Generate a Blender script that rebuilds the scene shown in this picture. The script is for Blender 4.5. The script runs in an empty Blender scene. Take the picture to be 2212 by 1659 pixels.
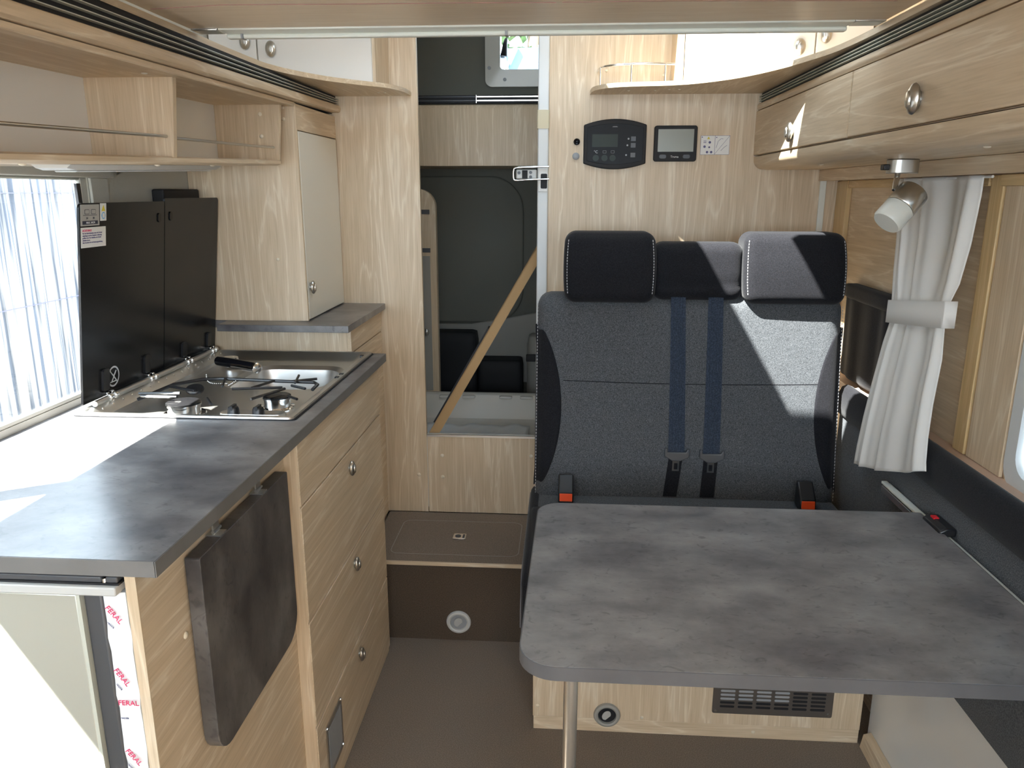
import bpy, bmesh, math, random
from mathutils import Vector, Matrix
random.seed(7)
S = bpy.context.scene
COL = S.collection

# ------------------------------------------------------------------ camera, world, sun, exposure
cam_d = bpy.data.cameras.new('camera')
cam = bpy.data.objects.new('camera', cam_d)
COL.objects.link(cam)
cam_d.sensor_width = 36.0
cam_d.lens = 36.0 * 1650.0 / 2212.0
cam_d.clip_start = 0.02
_r = Vector((0.99776205, 0.01714122, -0.0646302))
_d = Vector((0.06685894, -0.24309675, 0.96769513))
_u = Vector((8.76086181e-04, -9.69850582e-01, -2.43698751e-01))
# rows: world axes written in camera coordinates (x right, y down, z forward)
ax = Vector((_r.x, _d.x, _u.x))           # image-right in world
ay = -Vector((_r.y, _d.y, _u.y))          # image-up in world
az = -Vector((_r.z, _d.z, _u.z))          # backwards
M = Matrix((ax, ay, az)).transposed().to_4x4()
M.translation = Vector((0, 0, 1.427))
cam.matrix_world = M
S.camera = cam

w = bpy.data.worlds.new('sky')
S.world = w
w.use_nodes = True
bg = w.node_tree.nodes['Background']
bg.inputs[0].default_value = (0.74, 0.87, 1.0, 1)
bg.inputs[1].default_value = 5.6

sun_d = bpy.data.lights.new('sun', 'SUN')
sun_d.energy = 42.0
sun_d.angle = math.radians(0.55)
sun_d.color = (1.0, 0.95, 0.87)
sun = bpy.data.objects.new('sun', sun_d)
COL.objects.link(sun)
sun.rotation_mode = 'QUATERNION'
sun.rotation_quaternion = Vector((1.0, 0.63, -1.74)).to_track_quat('-Z', 'Y')
sun.location = (-6, -4, 10)

def portal(name, loc, rot, sx, sy):
    l = bpy.data.lights.new(name, 'AREA')
    l.shape = 'RECTANGLE'; l.size = sx; l.size_y = sy
    l.cycles.is_portal = True
    o = bpy.data.objects.new(name, l); COL.objects.link(o)
    o.location = loc; o.rotation_euler = rot
portal('front_opening_portal', (-0.1, -1.26, 1.70), (math.radians(90), 0, 0), 2.0, 1.1)
portal('left_window_portal', (-1.16, 1.06, 1.22), (0, math.radians(-90), 0), 0.5, 1.34)
portal('roof_hatch_portal', (0.11, 1.98, 2.33), (0, 0, 0), 0.66, 0.72)
portal('right_window_portal', (0.95, 0.78, 1.12), (0, math.radians(90), 0), 0.6, 1.4)

S.view_settings.view_transform = 'Standard'
S.view_settings.look = 'None'
S.view_settings.gamma = 1.0
S.view_settings.use_curve_mapping = False
S.view_settings.exposure = 1.27
S.cycles.max_bounces = 14
S.cycles.diffuse_bounces = 10
S.cycles.glossy_bounces = 6
S.cycles.transparent_max_bounces = 12
S.cycles.use_denoising = True
S.cycles.sample_clamp_indirect = 12.0
S.cycles.caustics_reflective = False
S.cycles.caustics_refractive = False

# ------------------------------------------------------------------ materials
MAT = {}
def nodes(name):
    m = bpy.data.materials.new(name)
    m.use_nodes = True
    nt = m.node_tree
    b = nt.nodes['Principled BSDF']
    MAT[name] = m
    return m, nt, b
def plain(name, col, rough=0.5, metal=0.0, bump=0.0, bscale=200, spec=None, var=0.0):
    m, nt, b = nodes(name)
    b.inputs['Base Color'].default_value = (*col, 1)
    b.inputs['Roughness'].default_value = rough
    b.inputs['Metallic'].default_value = metal
    if spec is not None: b.inputs['Specular IOR Level'].default_value = spec
    tc = nt.nodes.new('ShaderNodeTexCoord')
    nz = nt.nodes.new('ShaderNodeTexNoise'); nz.inputs['Scale'].default_value = bscale
    nz.inputs['Detail'].default_value = 3
    nt.links.new(tc.outputs['Object'], nz.inputs['Vector'])
    if bump:
        bp = nt.nodes.new('ShaderNodeBump'); bp.inputs['Strength'].default_value = bump
        bp.inputs['Distance'].default_value = 0.002
        nt.links.new(nz.outputs['Fac'], bp.inputs['Height'])
        nt.links.new(bp.outputs['Normal'], b.inputs['Normal'])
    if metal < 0.3 and rough > 0.3:
        rr = nt.nodes.new('ShaderNodeMapRange')
        rr.inputs['To Min'].default_value = rough - 0.04; rr.inputs['To Max'].default_value = min(1, rough + 0.04)
        nt.links.new(nz.outputs['Fac'], rr.inputs['Value'])
        nt.links.new(rr.outputs['Result'], b.inputs['Roughness'])
    return m
def ramp(nt, stops):
    r = nt.nodes.new('ShaderNodeValToRGB')
    e = r.color_ramp.elements
    while len(e) < len(stops): e.new(0.5)
    for i, (p, c) in enumerate(stops):
        e[i].position = p; e[i].color = (*c, 1)
    return r
def wood(name, axis, c0, c1, c2, rough=0.42):
    """pale limed oak, the grain runs along axis"""
    m, nt, b = nodes(name)
    N, L = nt.nodes, nt.links
    tc = N.new('ShaderNodeTexCoord')
    g = {'x': (0.9, 11, 11), 'y': (11, 0.9, 11), 'z': (11, 11, 0.9)}[axis]
    f = {'x': (9, 260, 260), 'y': (260, 9, 260), 'z': (260, 260, 9)}[axis]
    mp = N.new('ShaderNodeMapping'); mp.inputs['Scale'].default_value = g
    mp2 = N.new('ShaderNodeMapping'); mp2.inputs['Scale'].default_value = f
    L.new(tc.outputs['Object'], mp.inputs[0]); L.new(tc.outputs['Object'], mp2.inputs[0])
    n1 = N.new('ShaderNodeTexNoise'); n1.inputs['Scale'].default_value = 1.0; n1.inputs['Detail'].default_value = 5
    n1.inputs['Distortion'].default_value = 0.6
    n2 = N.new('ShaderNodeTexNoise'); n2.inputs['Scale'].default_value = 1.0; n2.inputs['Detail'].default_value = 4
    L.new(mp.outputs[0], n1.inputs['Vector']); L.new(mp2.outputs[0], n2.inputs['Vector'])
    # cathedral rings: the slow noise, multiplied and wrapped
    mu = N.new('ShaderNodeMath'); mu.operation = 'MULTIPLY'; mu.inputs[1].default_value = 8.0
    fr = N.new('ShaderNodeMath'); fr.operation = 'PINGPONG'; fr.inputs[1].default_value = 0.5
    L.new(n1.outputs['Fac'], mu.inputs[0]); L.new(mu.outputs[0], fr.inputs[0])
    r1 = ramp(nt, [(0.0, c2), (0.12, c1), (0.6, c0), (1.0, c1)])
    L.new(fr.outputs[0], r1.inputs[0])
    r2 = ramp(nt, [(0.28, (0.80, 0.77, 0.72)), (0.5, (1, 1, 1)), (0.72, (1.10, 1.12, 1.14))])
    L.new(n2.outputs['Fac'], r2.inputs[0])
    mx = N.new('ShaderNodeMix'); mx.data_type = 'RGBA'; mx.blend_type = 'MULTIPLY'; mx.inputs[0].default_value = 0.6
    L.new(r1.outputs[0], mx.inputs[6]); L.new(r2.outputs[0], mx.inputs[7])
    L.new(mx.outputs[2], b.inputs['Base Color'])
    b.inputs['Roughness'].default_value = rough
    bp = N.new('ShaderNodeBump'); bp.inputs['Strength'].default_value = 0.12; bp.inputs['Distance'].default_value = 0.001
    L.new(n2.outputs['Fac'], bp.inputs['Height']); L.new(bp.outputs['Normal'], b.inputs['Normal'])
    return m
A0, A1, A2 = (0.575, 0.45, 0.305), (0.63, 0.50, 0.35), (0.72, 0.61, 0.46)
for a in 'xyz':
    wood('oak_' + a, a, A0, A1, A2)
wood('pine_z', 'z', (0.58, 0.41, 0.20), (0.64, 0.46, 0.24), (0.70, 0.52, 0.30))
wood('pine_y', 'y', (0.58, 0.41, 0.20), (0.64, 0.46, 0.24), (0.70, 0.52, 0.30))
wood('board_wood', 'x', (0.70, 0.565, 0.42), (0.72, 0.59, 0.445), (0.75, 0.63, 0.49), 0.33)

def stone(name, base, lo, hi, rough, specks=True):
    m, nt, b = nodes(name)
    N, L = nt.nodes, nt.links
    tc = N.new('ShaderNodeTexCoord')
    mp = N.new('ShaderNodeMapping'); mp.inputs['Scale'].default_value = (1, 1.5, 1)
    L.new(tc.outputs['Object'], mp.inputs[0])
    n1 = N.new('ShaderNodeTexNoise'); n1.inputs['Scale'].default_value = 7; n1.inputs['Detail'].default_value = 10
    n1.inputs['Roughness'].default_value = 0.6
    n2 = N.new('ShaderNodeTexNoise'); n2.inputs['Scale'].default_value = 38; n2.inputs['Detail'].default_value = 5
    n2.inputs['Distortion'].default_value = 1.6
    L.new(mp.outputs[0], n1.inputs['Vector']); L.new(mp.outputs[0], n2.inputs['Vector'])
    r1 = ramp(nt, [(0.34, lo), (0.5, base), (0.66, hi)])
    L.new(n1.outputs['Fac'], r1.inputs[0])
    r2 = ramp(nt, [(0.27, (0.60, 0.60, 0.62)), (0.42, (1, 1, 1)), (1.0, (1, 1, 1))])
    L.new(n2.outputs['Fac'], r2.inputs[0])
    mx = N.new('ShaderNodeMix'); mx.data_type = 'RGBA'; mx.blend_type = 'MULTIPLY'; mx.inputs[0].default_value = 1 if specks else 0
    L.new(r1.outputs[0], mx.inputs[6]); L.new(r2.outputs[0], mx.inputs[7])
    L.new(mx.outputs[2], b.inputs['Base Color'])
    b.inputs['Roughness'].default_value = rough
    return m
stone('worktop_slate', (0.13, 0.126, 0.132), (0.070, 0.068, 0.075), (0.215, 0.21, 0.212), 0.28)
stone('table_slate', (0.185, 0.18, 0.187), (0.115, 0.113, 0.122), (0.265, 0.26, 0.262), 0.34)
stone('edge_grey', (0.17, 0.165, 0.16), (0.15, 0.146, 0.14), (0.19, 0.185, 0.18), 0.42, False)
stone('table_edge', (0.10, 0.10, 0.105), (0.085, 0.085, 0.09), (0.12, 0.12, 0.125), 0.30, False)
stone('flap_slate', (0.085, 0.078, 0.074), (0.045, 0.041, 0.041), (0.14, 0.13, 0.122), 0.42)

def fabric(name, lo, hi, scale, bump=0.6):
    m, nt, b = nodes(name)
    N, L = nt.nodes, nt.links
    tc = N.new('ShaderNodeTexCoord')
    n1 = N.new('ShaderNodeTexNoise'); n1.inputs['Scale'].default_value = scale; n1.inputs['Detail'].default_value = 3
    L.new(tc.outputs['Object'], n1.inputs['Vector'])
    r1 = ramp(nt, [(0.38, lo), (0.66, hi)])
    L.new(n1.outputs['Fac'], r1.inputs[0]); L.new(r1.outputs[0], b.inputs['Base Color'])
    b.inputs['Roughness'].default_value = 0.85
    b.inputs['Sheen Weight'].default_value = 0.10
    b.inputs['Specular IOR Level'].default_value = 0.12 if 'black' in name else 0.25
    bp = N.new('ShaderNodeBump'); bp.inputs['Strength'].default_value = bump; bp.inputs['Distance'].default_value = 0.001
    L.new(n1.outputs['Fac'], bp.inputs['Height']); L.new(bp.outputs['Normal'], b.inputs['Normal'])
    return m
fabric('grey_melange', (0.042, 0.046, 0.052), (0.115, 0.122, 0.132), 420, 0.4)
fabric('black_fabric', (0.007, 0.007, 0.009), (0.016, 0.016, 0.020), 420, 0.35)
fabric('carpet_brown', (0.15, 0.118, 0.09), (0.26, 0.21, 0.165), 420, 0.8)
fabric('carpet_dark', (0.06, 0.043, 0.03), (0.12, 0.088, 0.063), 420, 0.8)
fabric('belt_webbing', (0.018, 0.026, 0.042), (0.04, 0.055, 0.085), 300, 0.4)
plain('white_lacquer', (0.78, 0.77, 0.74), 0.22, bscale=30)
plain('cream_lacquer', (0.70, 0.68, 0.60), 0.18, bscale=30)
plain('wall_lining', (0.52, 0.51, 0.46), 0.7, bump=0.2, bscale=300)
plain('roof_white', (0.78, 0.77, 0.74), 0.6)
plain('jamb_white', (0.66, 0.68, 0.68), 0.4)
plain('rear_lining', (0.15, 0.15, 0.125), 0.75, bump=0.3, bscale=300)
plain('tray_white', (0.62, 0.60, 0.55), 0.25, bscale=20)
plain('black_plastic', (0.012, 0.012, 0.014), 0.35)
plain('black_matt', (0.016, 0.016, 0.018), 0.6, spec=0.3)
plain('black_gloss', (0.006, 0.006, 0.008), 0.12, spec=0.2)
plain('lid_black', (0.008, 0.008, 0.009), 0.26, spec=0.35)
plain('dark_glass', (0.012, 0.014, 0.018), 0.05)
plain('steel', (0.66, 0.65, 0.63), 0.36, 1.0, bscale=60)
plain('chrome', (0.80, 0.80, 0.80), 0.09, 1.0)
plain('nickel', (0.58, 0.56, 0.52), 0.28, 1.0)
plain('aluminium', (0.74, 0.75, 0.75), 0.32, 1.0)
plain('brown_metal', (0.16, 0.14, 0.125), 0.38, 0.6)
plain('profile_white', (0.72, 0.74, 0.68), 0.3)
plain('fridge_steel', (0.60, 0.61, 0.55), 0.28, 0.55, bscale=8)
plain('dark_grey_plastic', (0.07, 0.072, 0.078), 0.4)
plain('grey_plastic', (0.30, 0.31, 0.32), 0.45)
plain('silver_plastic', (0.52, 0.52, 0.50), 0.35)
plain('vent_grey', (0.30, 0.29, 0.26), 0.5)
plain('slat_light', (0.50, 0.51, 0.44), 0.4)
plain('tape_beige', (0.62, 0.56, 0.40), 0.6)
plain('cardboard', (0.42, 0.27, 0.13), 0.85, bump=0.3, bscale=90)
plain('orange_red', (0.85, 0.08, 0.012), 0.4)
plain('red', (0.75, 0.02, 0.03), 0.5)
plain('screen_grey', (0.24, 0.25, 0.21), 0.25)
plain('screen_dark', (0.05, 0.062, 0.058), 0.4, spec=0.1)
plain('panel_glass', (0.005, 0.005, 0.006), 0.35, spec=0.12)
plain('stitch_dim', (0.16, 0.16, 0.17), 0.8)
plain('paper_white', (0.78, 0.78, 0.76), 0.6)
plain('paper_grey', (0.42, 0.41, 0.38), 0.6)
plain('ink', (0.03, 0.03, 0.05), 0.6)
plain('ink_blue', (0.10, 0.10, 0.22), 0.6)
plain('ink_red', (0.70, 0.04, 0.14), 0.6)
plain('ink_white', (0.7, 0.72, 0.74), 0.5)
plain('yellow', (0.75, 0.62, 0.06), 0.6)
plain('cyan', (0.08, 0.40, 0.75), 0.6)
plain('scribe_line', (0.33, 0.14, 0.14), 0.7)
plain('cap_beige', (0.70, 0.62, 0.48), 0.5)
plain('ledge_rose', (0.58, 0.42, 0.32), 0.5)
plain('stitch_grey', (0.45, 0.45, 0.46), 0.8)
plain('film_white', (0.80, 0.82, 0.84), 0.30)
plain('led_diffuser', (0.62, 0.64, 0.65), 0.35)
plain('frosted_shade', (0.66, 0.66, 0.60), 0.35)
plain('pavement', (0.16, 0.155, 0.14), 0.9, bump=0.5, bscale=30)
plain('bark', (0.12, 0.08, 0.05), 0.9)
plain('canopy_blue', (0.10, 0.17, 0.25), 0.7)
plain('water', (0.62, 0.62, 0.58), 0.06)

m, nt, b = nodes('glass')
for n in list(nt.nodes):
    if n.type != 'OUTPUT_MATERIAL': nt.nodes.remove(n)
out = [n for n in nt.nodes][0]
tr = nt.nodes.new('ShaderNodeBsdfTransparent'); tr.inputs[0].default_value = (0.96, 0.98, 0.98, 1)
gl = nt.nodes.new('ShaderNodeBsdfGlossy'); gl.inputs['Roughness'].default_value = 0.02
mxs = nt.nodes.new('ShaderNodeMixShader'); mxs.inputs[0].default_value = 0.05
nt.links.new(tr.outputs[0], mxs.inputs[1]); nt.links.new(gl.outputs[0], mxs.inputs[2]); nt.links.new(mxs.outputs[0], out.inputs[0])

m = MAT['glass'].copy(); m.name = 'hatch_acrylic'; MAT['hatch_acrylic'] = m
for n in m.node_tree.nodes:
    if n.type == 'BSDF_TRANSPARENT': n.inputs[0].default_value = (0.62, 0.64, 0.65, 1)
m, nt, b = nodes('window_blind')
b.inputs['Base Color'].default_value = (0.30, 0.38, 0.42, 1); b.inputs['Roughness'].default_value = 0.7
tl = nt.nodes.new('ShaderNodeBsdfTranslucent'); tl.inputs[0].default_value = (0.30, 0.38, 0.42, 1)
mxs = nt.nodes.new('ShaderNodeMixShader'); mxs.inputs[0].default_value = 0.3
o_ = [n for n in nt.nodes if n.type == 'OUTPUT_MATERIAL'][0]
nt.links.new(b.outputs[0], mxs.inputs[1]); nt.links.new(tl.outputs[0], mxs.inputs[2]); nt.links.new(mxs.outputs[0], o_.inputs[0])

m, nt, b = nodes('curtain_cloth')
b.inputs['Base Color'].default_value = (0.92, 0.91, 0.88, 1); b.inputs['Roughness'].default_value = 0.8
tl = nt.nodes.new('ShaderNodeBsdfTranslucent'); tl.inputs[0].default_value = (0.80, 0.80, 0.78, 1)
mxs = nt.nodes.new('ShaderNodeMixShader'); mxs.inputs[0].default_value = 0.22
o_ = [n for n in nt.nodes if n.type == 'OUTPUT_MATERIAL'][0]
nt.links.new(b.outputs[0], mxs.inputs[1]); nt.links.new(tl.outputs[0], mxs.inputs[2]); nt.links.new(mxs.outputs[0], o_.inputs[0])

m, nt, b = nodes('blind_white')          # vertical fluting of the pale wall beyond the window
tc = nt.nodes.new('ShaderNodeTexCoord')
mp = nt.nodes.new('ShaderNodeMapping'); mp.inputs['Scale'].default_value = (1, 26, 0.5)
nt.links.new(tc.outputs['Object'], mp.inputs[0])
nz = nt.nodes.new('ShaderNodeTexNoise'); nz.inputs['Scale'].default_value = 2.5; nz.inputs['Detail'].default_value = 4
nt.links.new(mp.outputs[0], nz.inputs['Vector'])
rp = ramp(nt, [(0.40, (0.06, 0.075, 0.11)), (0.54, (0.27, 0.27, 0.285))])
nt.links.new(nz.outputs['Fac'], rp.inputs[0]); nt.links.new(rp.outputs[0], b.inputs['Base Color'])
b.inputs['Roughness'].default_value = 0.8
m, nt, b = nodes('leaves')
tc = nt.nodes.new('ShaderNodeTexCoord')
nz = nt.nodes.new('ShaderNodeTexNoise'); nz.inputs['Scale'].default_value = 9
nt.links.new(tc.outputs['Object'], nz.inputs['Vector'])
rp = ramp(nt, [(0.35, (0.02, 0.05, 0.012)), (0.65, (0.09, 0.16, 0.04))])
nt.links.new(nz.outputs['Fac'], rp.inputs[0]); nt.links.new(rp.outputs[0], b.inputs['Base Color'])
b.inputs['Roughness'].default_value = 0.7

# ------------------------------------------------------------------ helpers
def wloc(o):
    p = Vector((0, 0, 0))
    while o is not None:
        p += o.location; o = o.parent
    return p
class MB:
    def __init__(s): s.v = []; s.f = []
    def add(s, vs, fs):
        k = len(s.v); s.v += [Vector(v) for v in vs]; s.f += [tuple(i + k for i in f) for f in fs]; return s
    def box(s, x0, x1, y0, y1, z0, z1):
        return s.add([(x0,y0,z0),(x1,y0,z0),(x1,y1,z0),(x0,y1,z0),(x0,y0,z1),(x1,y0,z1),(x1,y1,z1),(x0,y1,z1)],
                     [(0,3,2,1),(4,5,6,7),(0,1,5,4),(1,2,6,5),(2,3,7,6),(3,0,4,7)])
    def prism(s, pts, ax, a0, a1):
        """pts: 2-D outline in the plane across axis ax (x: (y,z), y: (x,z), z: (x,y))"""
        def P(p, a):
            return {'x': (a, p[0], p[1]), 'y': (p[0], a, p[1]), 'z': (p[0], p[1], a)}[ax]
        n = len(pts)
        vs = [P(p, a0) for p in pts] + [P(p, a1) for p in pts]
        fs = [tuple(range(n))[::-1], tuple(range(n, 2 * n))] + [(i, (i + 1) % n, n + (i + 1) % n, n + i) for i in range(n)]
        return s.add(vs, fs)
    def rings(s, rs, caps=True, closed=True):
        n = len(rs[0]); vs = [p for r in rs for p in r]; fs = []
        for k in range(len(rs) - 1):
            for i in range(n if closed else n - 1):
                j = (i + 1) % n
                fs.append((k*n+i, k*n+j, (k+1)*n+j, (k+1)*n+i))
        if caps:
            fs.append(tuple(range(n))[::-1]); fs.append(tuple(range((len(rs)-1)*n, len(rs)*n)))
        return s.add(vs, fs)
    def tube(s, pts, r, n=10, caps=True):
        pts = [Vector(p) for p in pts]; rs = []
        ref = None
        for i, p in enumerate(pts):
            t = (pts[min(i+1, len(pts)-1)] - pts[max(i-1, 0)]).normalized()
            if ref is None:
                ref = t.cross(Vector((0, 0, 1)))
                if ref.length < 0.1: ref = t.cross(Vector((1, 0, 0)))
            a = (ref - t * ref.dot(t)).normalized(); ref = a
            bb = t.cross(a)
            rr = r[i] if isinstance(r, (list, tuple)) else r
            rs.append([p + rr * (a * math.cos(q) + bb * math.sin(q)) for q in [2*math.pi*k/n for k in range(n)]])
        return s.rings(rs, caps)
    def lathe(s, o, d, prof, n=24, e=(1, 1)):
        """prof: [(radius, height)] about direction d; e: elliptical squash"""
        d = Vector(d).normalized(); o = Vector(o)
        a = Vector((0, 0, 1)) if abs(d.z) < 0.9 else Vector((1, 0, 0))
        a = (a - d * a.dot(d)).normalized(); bb = d.cross(a)
        rs = [[o + d*h + r*(e[0]*a*math.cos(q) + e[1]*bb*math.sin(q)) for q in [2*math.pi*k/n for k in range(n)]] for r, h in prof]
        return s.rings(rs, True)
    def rounded(s, x0, x1, y0, y1, z0, z1, r, n=10, bulge=(0,0,0), fn=None):
        """soft block: a gridded box pulled to rounded edges"""
        vs, fs = [], []
        idx = {}
        c = Vector(((x0+x1)/2, (y0+y1)/2, (z0+z1)/2)); hx = Vector(((x1-x0)/2, (y1-y0)/2, (z1-z0)/2))
        def P(i, j, k):
            key = (i, j, k)
            if key in idx: return idx[key]
            q = Vector((2*i/n-1, 2*j/n-1, 2*k/n-1))
            # denser near the edges
            q = Vector([math.copysign(abs(t)**0.6, t) for t in q])
            p = Vector([q[a]*hx[a] for a in range(3)])
            rr = min(r, *hx)
            inn = Vector([max(-(hx[a]-rr), min(hx[a]-rr, p[a])) for a in range(3)])
            dl = p - inn
            if dl.length > 1e-9: p = inn + dl.normalized()*rr
            for a in range(3):
                o1, o2 = [t for t in range(3) if t != a]
                p[a] += math.copysign(1, q[a])*bulge[a]*(1-q[o1]**2)*(1-q[o2]**2) if abs(q[a]) > 0.999 else 0
            p = p + c
            if fn: p = Vector(fn(p))
            idx[key] = len(vs); vs.append(p); return idx[key]
        for a in range(n):
            for bq in range(n):
                for side in (0, n):
                    q = [P(side,a,bq), P(side,a+1,bq), P(side,a+1,bq+1), P(side,a,bq+1)]
                    fs.append(tuple(q if side else q[::-1]))
                    q = [P(a,side,bq), P(a,side,bq+1), P(a+1,side,bq+1), P(a+1,side,bq)]
                    fs.append(tuple(q if side else q[::-1]))
                    q = [P(a,bq,side), P(a+1,bq,side), P(a+1,bq+1,side), P(a,bq+1,side)]
                    fs.append(tuple(q if side else q[::-1]))
        return s.add(vs, fs)
    def build(s, name, mat, parent=None, bevel=0.0, segs=2, smooth=None):
        me = bpy.data.meshes.new(name)
        if parent is None:
            xs = [v.x for v in s.v]; ys = [v.y for v in s.v]; zs = [v.z for v in s.v]
            off = Vector(((min(xs)+max(xs))/2, (min(ys)+max(ys))/2, min(zs)))
        else:
            off = wloc(parent)
        me.from_pydata([v - off for v in s.v], [], s.f)
        bm = bmesh.new(); bm.from_mesh(me)
        bmesh.ops.recalc_face_normals(bm, faces=bm.faces)
        bm.to_mesh(me); bm.free()
        me.materials.append(MAT[mat] if isinstance(mat, str) else mat)
        o = bpy.data.objects.new(name, me); COL.objects.link(o)
        if parent is None: o.location = off
        else: o.parent = parent
        if smooth is not None:
            for p in me.polygons: p.use_smooth = True
            if smooth > 0:
                me.set_sharp_from_angle(angle=math.radians(smooth))
        if bevel:
            md = o.modifiers.new('bevel', 'BEVEL'); md.width = bevel; md.segments = segs; md.limit_method = 'ANGLE'
            md.angle_limit = math.radians(40)
            for p in me.polygons: p.use_smooth = True
            me.set_sharp_from_angle(angle=math.radians(35))
        return o
def B(*a): return MB().box(*a)
def thing(name, label, cat, loc, group=None):
    o = bpy.data.objects.new(name, None); COL.objects.link(o)
    o.empty_display_size = 0.05
    o.location = loc; o['label'] = label; o['category'] = cat
    if group: o['group'] = group
    return o
def tag(o, label, cat, group=None):
    o['label'] = label; o['category'] = cat
    if group: o['group'] = group
    return o
def struct(o, label=None):
    o['kind'] = 'structure'
    if label: o['label'] = label
    return o
def rrect(x0, x1, y0, y1, r, n=6):
    """rounded rectangle; r: one radius or four (x1y1, x0y1, x0y0, x1y0)"""
    if not isinstance(r, (list, tuple)): r = (r,)*4
    pts = []
    for (cx, cy, sx, sy, a0), q in zip([(x1,y1,-1,-1,0),(x0,y1,1,-1,90),(x0,y0,1,1,180),(x1,y0,-1,1,270)], r):
        if q <= 0: pts.append((cx, cy)); continue
        for k in range(n+1):
            a = math.radians(a0 + 90*k/n)
            pts.append((cx + sx*q + q*math.cos(a), cy + sy*q + q*math.sin(a)))
    return pts
def text_mesh(body, size, origin, right, up, mat, parent, name='lettering', align='LEFT', depth=0.0003):
    cu = bpy.data.curves.new(name, 'FONT'); cu.body = body; cu.size = size; cu.align_x = align; cu.extrude = depth
    cu.resolution_u = 2
    t = bpy.data.objects.new(name, cu); COL.objects.link(t)
    dg = bpy.context.evaluated_depsgraph_get(); dg.update()
    me = bpy.data.meshes.new_from_object(t.evaluated_get(dg))
    bpy.data.objects.remove(t)
    right = Vector(right).normalized(); up = Vector(up).normalized(); nn = right.cross(up)
    off = wloc(parent)
    for v in me.vertices:
        v.co = Vector(origin) + right*v.co.x + up*v.co.y + nn*v.co.z - off
    me.materials.clear(); me.materials.append(MAT[mat])
    me.name = name
    o = bpy.data.objects.new(name, me); COL.objects.link(o); o.parent = parent
    return o
def disc(o, d, r, h, n=24, e=(1,1)):
    return MB().lathe(o, d, [(r, 0), (r, h)], n, e)
def knob(parent, p, d, s=1.0, name='knob'):
    """oval satin finger-pull standing off a front, tall axis vertical"""
    m = MB()
    m.lathe(p, d, [(0.010*s, 0), (0.010*s, 0.003*s), (0.0175*s, 0.005*s), (0.0195*s, 0.008*s), (0.0180*s, 0.012*s), (0.0125*s, 0.0155*s), (0.006*s, 0.0168*s), (0.0005*s, 0.0170*s)], 32, (1.2, 0.82))
    q = Vector(p) + Vector(d)*0.0125*s + Vector((0, 0, -0.001*s))
    m.lathe(q, d, [(0.0115*s, 0), (0.0112*s, 0.0045*s), (0.0095*s, 0.0062*s), (0.0005*s, 0.0068*s)], 28, (1.15, 0.70))
    return m.build(name, 'nickel', parent, smooth=40)
def screwcap(parent, p, d, r=0.006):
    return MB().lathe(p, d, [(r, 0), (r*0.9, 0.0015), (r*0.4, 0.0026), (0.0003, 0.0028)], 14).build('screw_cap', 'cap_beige', parent, smooth=60)

YP = 2.60            # front of the partitions beside the shower doorway

# ------------------------------------------------------------------ room shell
struct(B(-1.10, 0.93, -1.2, 3.80, -0.05, 0.0).build('floor', 'carpet_brown'))
ml = MB()
ml.box(-1.10, -1.085, -1.2, 0.36, -0.05, 2.30)
ml.box(-1.10, -1.085, 0.36, 1.73, -0.05, 0.975)
ml.box(-1.10, -1.085, 0.36, 1.73, 1.458, 2.30)
ml.box(-1.10, -1.085, 1.73, 3.80, -0.05, 2.30)
struct(ml.build('wall_left', 'wall_lining'))
mr = MB()
mr.box(0.888, 0.93, 1.50, 3.80, -0.05, 2.30)
mr.box(0.888, 0.93, -1.2, 1.50, -0.05, 0.86)
mr.box(0.888, 0.93, -1.2, 1.50, 1.42, 2.30)
mr.box(0.888, 0.93, -1.2, 0.10, 0.86, 1.42)
struct(mr.build('wall_right', 'oak_y'))
mr = MB()
mr.box(-1.14, 0.93, 3.75, 3.80, -0.05, 1.94)
mr.box(-1.14, -0.32, 3.75, 3.80, 1.94, 2.30)
mr.box(0.05, 0.93, 3.75, 3.80, 1.94, 2.30)
mr.box(-0.32, 0.05, 3.75, 3.80, 2.24, 2.30)
struct(mr.build('wall_rear', 'rear_lining'))
rf = MB()
HX0, HX1, HY0, HY1 = -0.20, 0.42, 1.60, 2.34
rf.box(-1.14, 0.93, -1.2, HY0, 2.25, 2.29)
rf.box(-1.14, 0.93, HY1, 3.80, 2.25, 2.29)
rf.box(-1.14, HX0, HY0, HY1, 2.25, 2.29)
rf.box(HX1, 0.93, HY0, HY1, 2.25, 2.29)
struct(rf.build('ceiling', 'roof_white'))
# unseen bulkhead behind the camera, raised to cut low light from the windscreen
struct(B(-1.10, 0.93, -1.25, -1.2, -0.05, 1.16).build('wall_front', 'wall_lining'))

# partition panels
struct(B(-1.085, -0.482, YP, YP+0.018, 0.28, 2.25).build('wall_partition_left', 'oak_z', bevel=0.001))
struct(B(-0.055, 0.888, YP, YP+0.018, 0.0, 2.25).build('wall_partition_right', 'oak_z', bevel=0.001))
pl = B(-0.480, -0.057, YP+0.001, YP+0.016, 0.28, 0.572).build('wall_shower_front', 'oak_z', bevel=0.001)
struct(pl)
caps = [(-0.514, YP, 0.425), (-0.427, YP+0.001, 0.50), (-0.427, YP+0.001, 0.418), (-0.105, YP+0.001, 0.505)]
for c in caps: screwcap(pl, c, (0, -1, 0), 0.007)
# seam strip where the left partition meets the cabinet side
struct(B(0.818, 0.838, YP-0.006, YP, 0.9, 1.49).build('trim_1', 'profile_white', bevel=0.002))
jb = struct(MB().prism(rrect(-0.090, -0.055, YP-0.020, YP+0.02, 0.005), 'z', 0.578, 2.25).build('trim_2', 'jamb_white', smooth=35))
# shower partition wall beside the jamb
struct(B(-0.052, -0.034, YP+0.018, 3.74, 0.0, 2.25).build('wall_shower_right', 'jamb_white'))

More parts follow.
